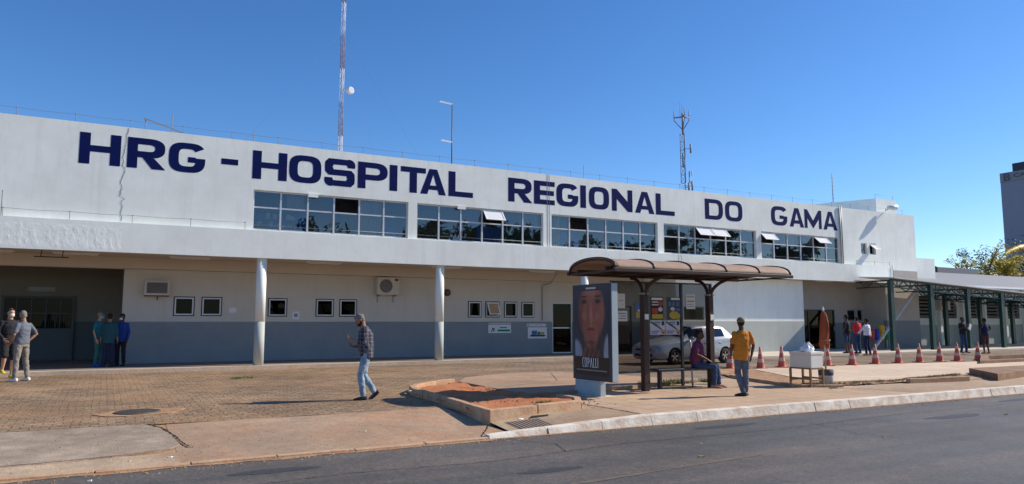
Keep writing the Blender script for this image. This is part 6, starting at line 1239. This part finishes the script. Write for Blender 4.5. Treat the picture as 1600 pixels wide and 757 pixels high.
    # trousers
    P = MB(); loft(P, [wa.lerp(pe, .55), pe, pe + dn * .09], [(.152 * max(1, bw * .95), .112 * bw), (.172, .126), (.165, .118)], latp, 20)
    for s_ in 'RL':
        hi, kn, an = j['hi' + s_], j['kn' + s_], j['an' + s_]
        if legs == 'long': limb(P, [hi, hi.lerp(kn, .5), kn, kn.lerp(an, .4), kn.lerp(an, .93)], [.096, .083, .068, .066, .058])
        else: limb(P, [hi, hi.lerp(kn, .5), hi.lerp(kn, .95)], [.098, .092, .085])
    fuse(P, 'trousers' if legs == 'long' else 'shorts', bottom, t, voxel, 3, disp=.026, dsz=.08)
    for s_ in 'RL':
        an = j['an' + s_]; td = Vector(toes[0 if s_ == 'R' else 1].get('d', (.12 if s_ == 'R' else -.12, 1, -.02))).normalized(); F = MB(); dz = Vector((0, 0, 1)); sd = td.cross(dz).normalized(); upv = sd.cross(td)
        loft(F, [an - td * .075 - upv * .035, an - td * .03 - upv * .035, an + td * .06 - upv * .05, an + td * .14 - upv * .057, an + td * .195 - upv * .063], [(.032, .035), (.042, .05), (.046, .036), (.048, .028), (.028, .016)], sd, 14); F.ball(an - upv * .01, (.042, .042, .035), n=12)
        fuse(F, 'shoe', shoes, t, .009, 2)
    return t
VC = Vector((.876, -.4825, 0))  # roughly the picture's right in world terms
# man with phone, walking to the left
p = person((4.62, 14.48, 0), (-.97, .25), 1.0, 'grey haired man in dark plaid shirt and pale jeans walking while looking at phone',
    dict(neck=(0, .055, 1.445), head=(0, .125, 1.585), chest=(0, .0, 1.29), pelvis=(0, -.02, .94), shR=(.175, .02, 1.385), shL=(-.175, .03, 1.385), elL=(-.22, .04, 1.13), wrL=(-.13, .26, 1.19), elR=(.22, .04, 1.11), wrR=(.08, .22, 1.04),
         hiR=(.085, -.02, .91), knR=(.09, .02, .50), anR=(.08, -.20, .145), hiL=(-.085, -.02, .91), knL=(-.09, .09, .50), anL=(-.08, .03, .085)),
    top='plaid', sleeve='rolled', bottom='jeans_light', skin='skin_mid', hair='hair_grey', beard='hair_black', voxel=.009, look=(0, .62), palms=({'d': (-.3, 1, .4), 'n': (-.5, 0, 1), 'curl': .5}, {'d': (.15, 1, .5), 'n': (.2, -.3, 1), 'curl': .5}), toes=({'d': (.1, .75, -.66)}, {}), untuck=.12, build=1.22)
b = MB(); b.obox((0, 0, 0), (.075, .15, .01)); o = b.build('mobile_phone', 'black'); o.modifiers.new('b', 'BEVEL').width = .003; o.rotation_euler = p.rotation_euler; o.rotation_euler.x = .6
o.location = p.matrix_basis @ Vector((-.09, .39, 1.29)); tag(o, 'black mobile phone held up in the hand of walking man', 'phone')
# pair at far left
person((-1.86, 23.3, 0), (-.75, .62), 1.055, 'grey haired man in grey t shirt and khaki trousers, back turned, hand on hip', dict(elR=(.36, -.06, 1.16), wrR=(.20, .02, .98), elL=(-.27, -.02, 1.15), wrL=(-.20, .14, .97), anL=(-.17, -.02, .085), anR=(.17, -.06, .085), knR=(.14, 0, .5), knL=(-.14, 0, .5)),
    top='cloth_greyblue', bottom='cloth_khaki', shoes='shoe_white', hair='hair_grey', mask='mask_white', look=(-.9, 0), untuck=.03)
person((-2.27, 24.6, 0), (.45, -.88), 1.1, 'young man in black hoodie, shorts, white mask and yellow shoes at left edge', dict(wrR=(.2, .2, .98), elR=(.25, 0, 1.12), knR=(.12, .12, .56), anR=(.12, .02, .22)), top='cloth_black', sleeve='long', bottom='cloth_black', legs='short', skin='skin_light', shoes='shoe_yellow', hair='hair_black', mask='mask_white', untuck=.08)
# three medical staff in the portico shade
person((-.12, 27.2, .12), (.8, -.45), .99, 'person in turquoise scrubs and cap standing leftmost of the shaded staff trio', top='cloth_teal', bottom='cloth_mint', shoes='bin_blue', skin='skin_light', cap='cloth_khaki', hair='hair_brown', mask='mask_teal', untuck=.12, voxel=.013)
person((.16, 26.75, .12), (.15, 1), .97, 'person in dark green scrubs seen from behind, middle of the shaded staff trio', top='cloth_green', bottom='cloth_navy', skin='skin_mid', hair='hair_black', hairlen=.05, shoes='shoe_black', untuck=.16, voxel=.013, build=1.15, sleeve='rolled')
person((.52, 27.35, .12), (-.5, -.85), .97, 'person in royal blue coat and white mask by the wall corner', top='cloth_blue', sleeve='long', bottom='cloth_black', skin='skin_dark', hair='hair_black', mask='mask_white', untuck=.14, voxel=.013)
# seated man
sc_ = 1.0
person((12.42, 13.42, 0), (.58, -.82), 1.0, 'man in purple polo shirt and jeans sitting on the shelter bench', dict(pelvis=(0, 0, .56), waist=(0, .0, .69), chest=(0, .03, .90), neck=(0, .05, 1.08), head=(0, .085, 1.24), shR=(.185, .04, 1.03), shL=(-.185, .04, 1.03),
    elR=(.25, .06, .78), wrR=(.13, .29, .655), elL=(-.25, .06, .78), wrL=(-.12, .29, .655), hiR=(.10, .02, .53), hiL=(-.10, .02, .53), knR=(.13, .44, .50), knL=(-.13, .44, .50), anR=(.12, .42, .085), anL=(-.13, .48, .085)),
    top='cloth_purple', bottom='jeans_dark', skin='skin_dark', hair='hair_black', shoes='sandal', voxel=.009, build=1.3, look=(-.15, 0), untuck=.03, palms=({'d': (-.5, .8, -.45), 'n': (-.2, -.4, -1), 'curl': .5}, {'d': (.5, .8, -.45), 'n': (.2, -.4, -1), 'curl': .5}))
# man in orange seen from behind
person((11.80, 11.38, 0.005), (.45, .88), .93, 'man in orange shirt, grey jeans and olive cap seen from behind facing the shelter', dict(head=(0.0, .03, 1.64), elR=(.25, -.05, 1.13), wrR=(.23, .06, .88), elL=(-.25, -.05, 1.13), wrL=(-.22, .10, .90), knL=(-.09, .07, .50), anL=(-.02, -.06, .085), knR=(.07, .02, .50), anR=(.06, .0, .085), hiR=(.08, -.0, .91), pelvis=(-.02, 0, .94)),
    top='cloth_orange', bottom='jeans_grey', skin='skin_dark', hair='hair_black', cap='cap_olive', voxel=.009, build=1.2, untuck=.14, toes=({'d': (.5, 1, -.02)}, {'d': (-.9, .6, -.02)}))
# group of three
person((30.55, 22.9, .085), (-.2, 1), 1.03, 'man in black t shirt and denim shorts, left of the group of three', top='cloth_black', bottom='jeans_dark', legs='short', skin='skin_dark', hair='hair_black', shoes='shoe_black', voxel=.014, untuck=.1)
person((30.75, 22.5, .085), (.2, 1), .97, 'person in red t shirt and dark jeans in the middle of the group of three', dict(wrL=(-.15, .25, 1.05)), top='cloth_red', bottom='jeans_dark', skin='skin_mid', hair='hair_black', shoes='shoe_black', voxel=.014, untuck=.0, hairlen=.05)
person((30.62, 21.9, .02), (-.1, 1), .96, 'woman in white long sleeved blouse, one arm out, right of the group of three', dict(elL=(-.38, .04, 1.20), wrL=(-.56, .12, 1.03), elR=(.27, .0, 1.14), wrR=(.36, .02, .9), anR=(.16, -.04, .085), anL=(-.12, .0, .085)), top='cloth_white', sleeve='long', bottom='cloth_navy', skin='skin_dark', hair='hair_black', hairlen=.08, shoes='sandal', voxel=.014, untuck=-.02)
# pair at right
person((36.6, 21.0, .05), (-.2, -1), .99, 'man in black t shirt and dark jeans holding something white by the green posts', dict(elL=(-.25, .06, 1.15), wrL=(.02, .24, 1.22), elR=(.24, .05, 1.15), wrR=(.05, .24, 1.3), anR=(.16, 0, .085), anL=(-.16, .0, .085)), top='cloth_black', bottom='jeans_dark', skin='skin_dark', hair='hair_black', mask=None, voxel=.015, palms=({'d': (-.6, .3, .6)}, {'d': (.7, .3, .5)}))
b = MB(); b.obox((0, 0, 0), (.16, .04, .3), (0, .5, 0)); o = b.build('white_bundle', 'paper', loc=(0, 0, 0)); o.location = (36.65, 20.68, 1.3); tag(o, 'white folded sheet held by man in black t shirt at right', 'papers')
person((37.2, 20.3, .02), (.1, 1), .98, 'man in navy t shirt and maroon shorts, hands on hips, seen from behind', dict(elR=(.40, -.03, 1.25), wrR=(.36, .12, 1.05), elL=(-.38, -.02, 1.18), wrL=(-.24, .05, .98), anR=(.20, .0, .085), knR=(.16, .03, .5), anL=(-.13, 0, .085)), top='cloth_blue' if False else 'cloth_navy', bottom='cloth_maroon', legs='short', skin='skin_dark', hair='hair_black', shoes='sandal', voxel=.015)
CAR.scale = (.95, .96, .96); CAR.location.x = 17.27
bpy.context.view_layer.update()
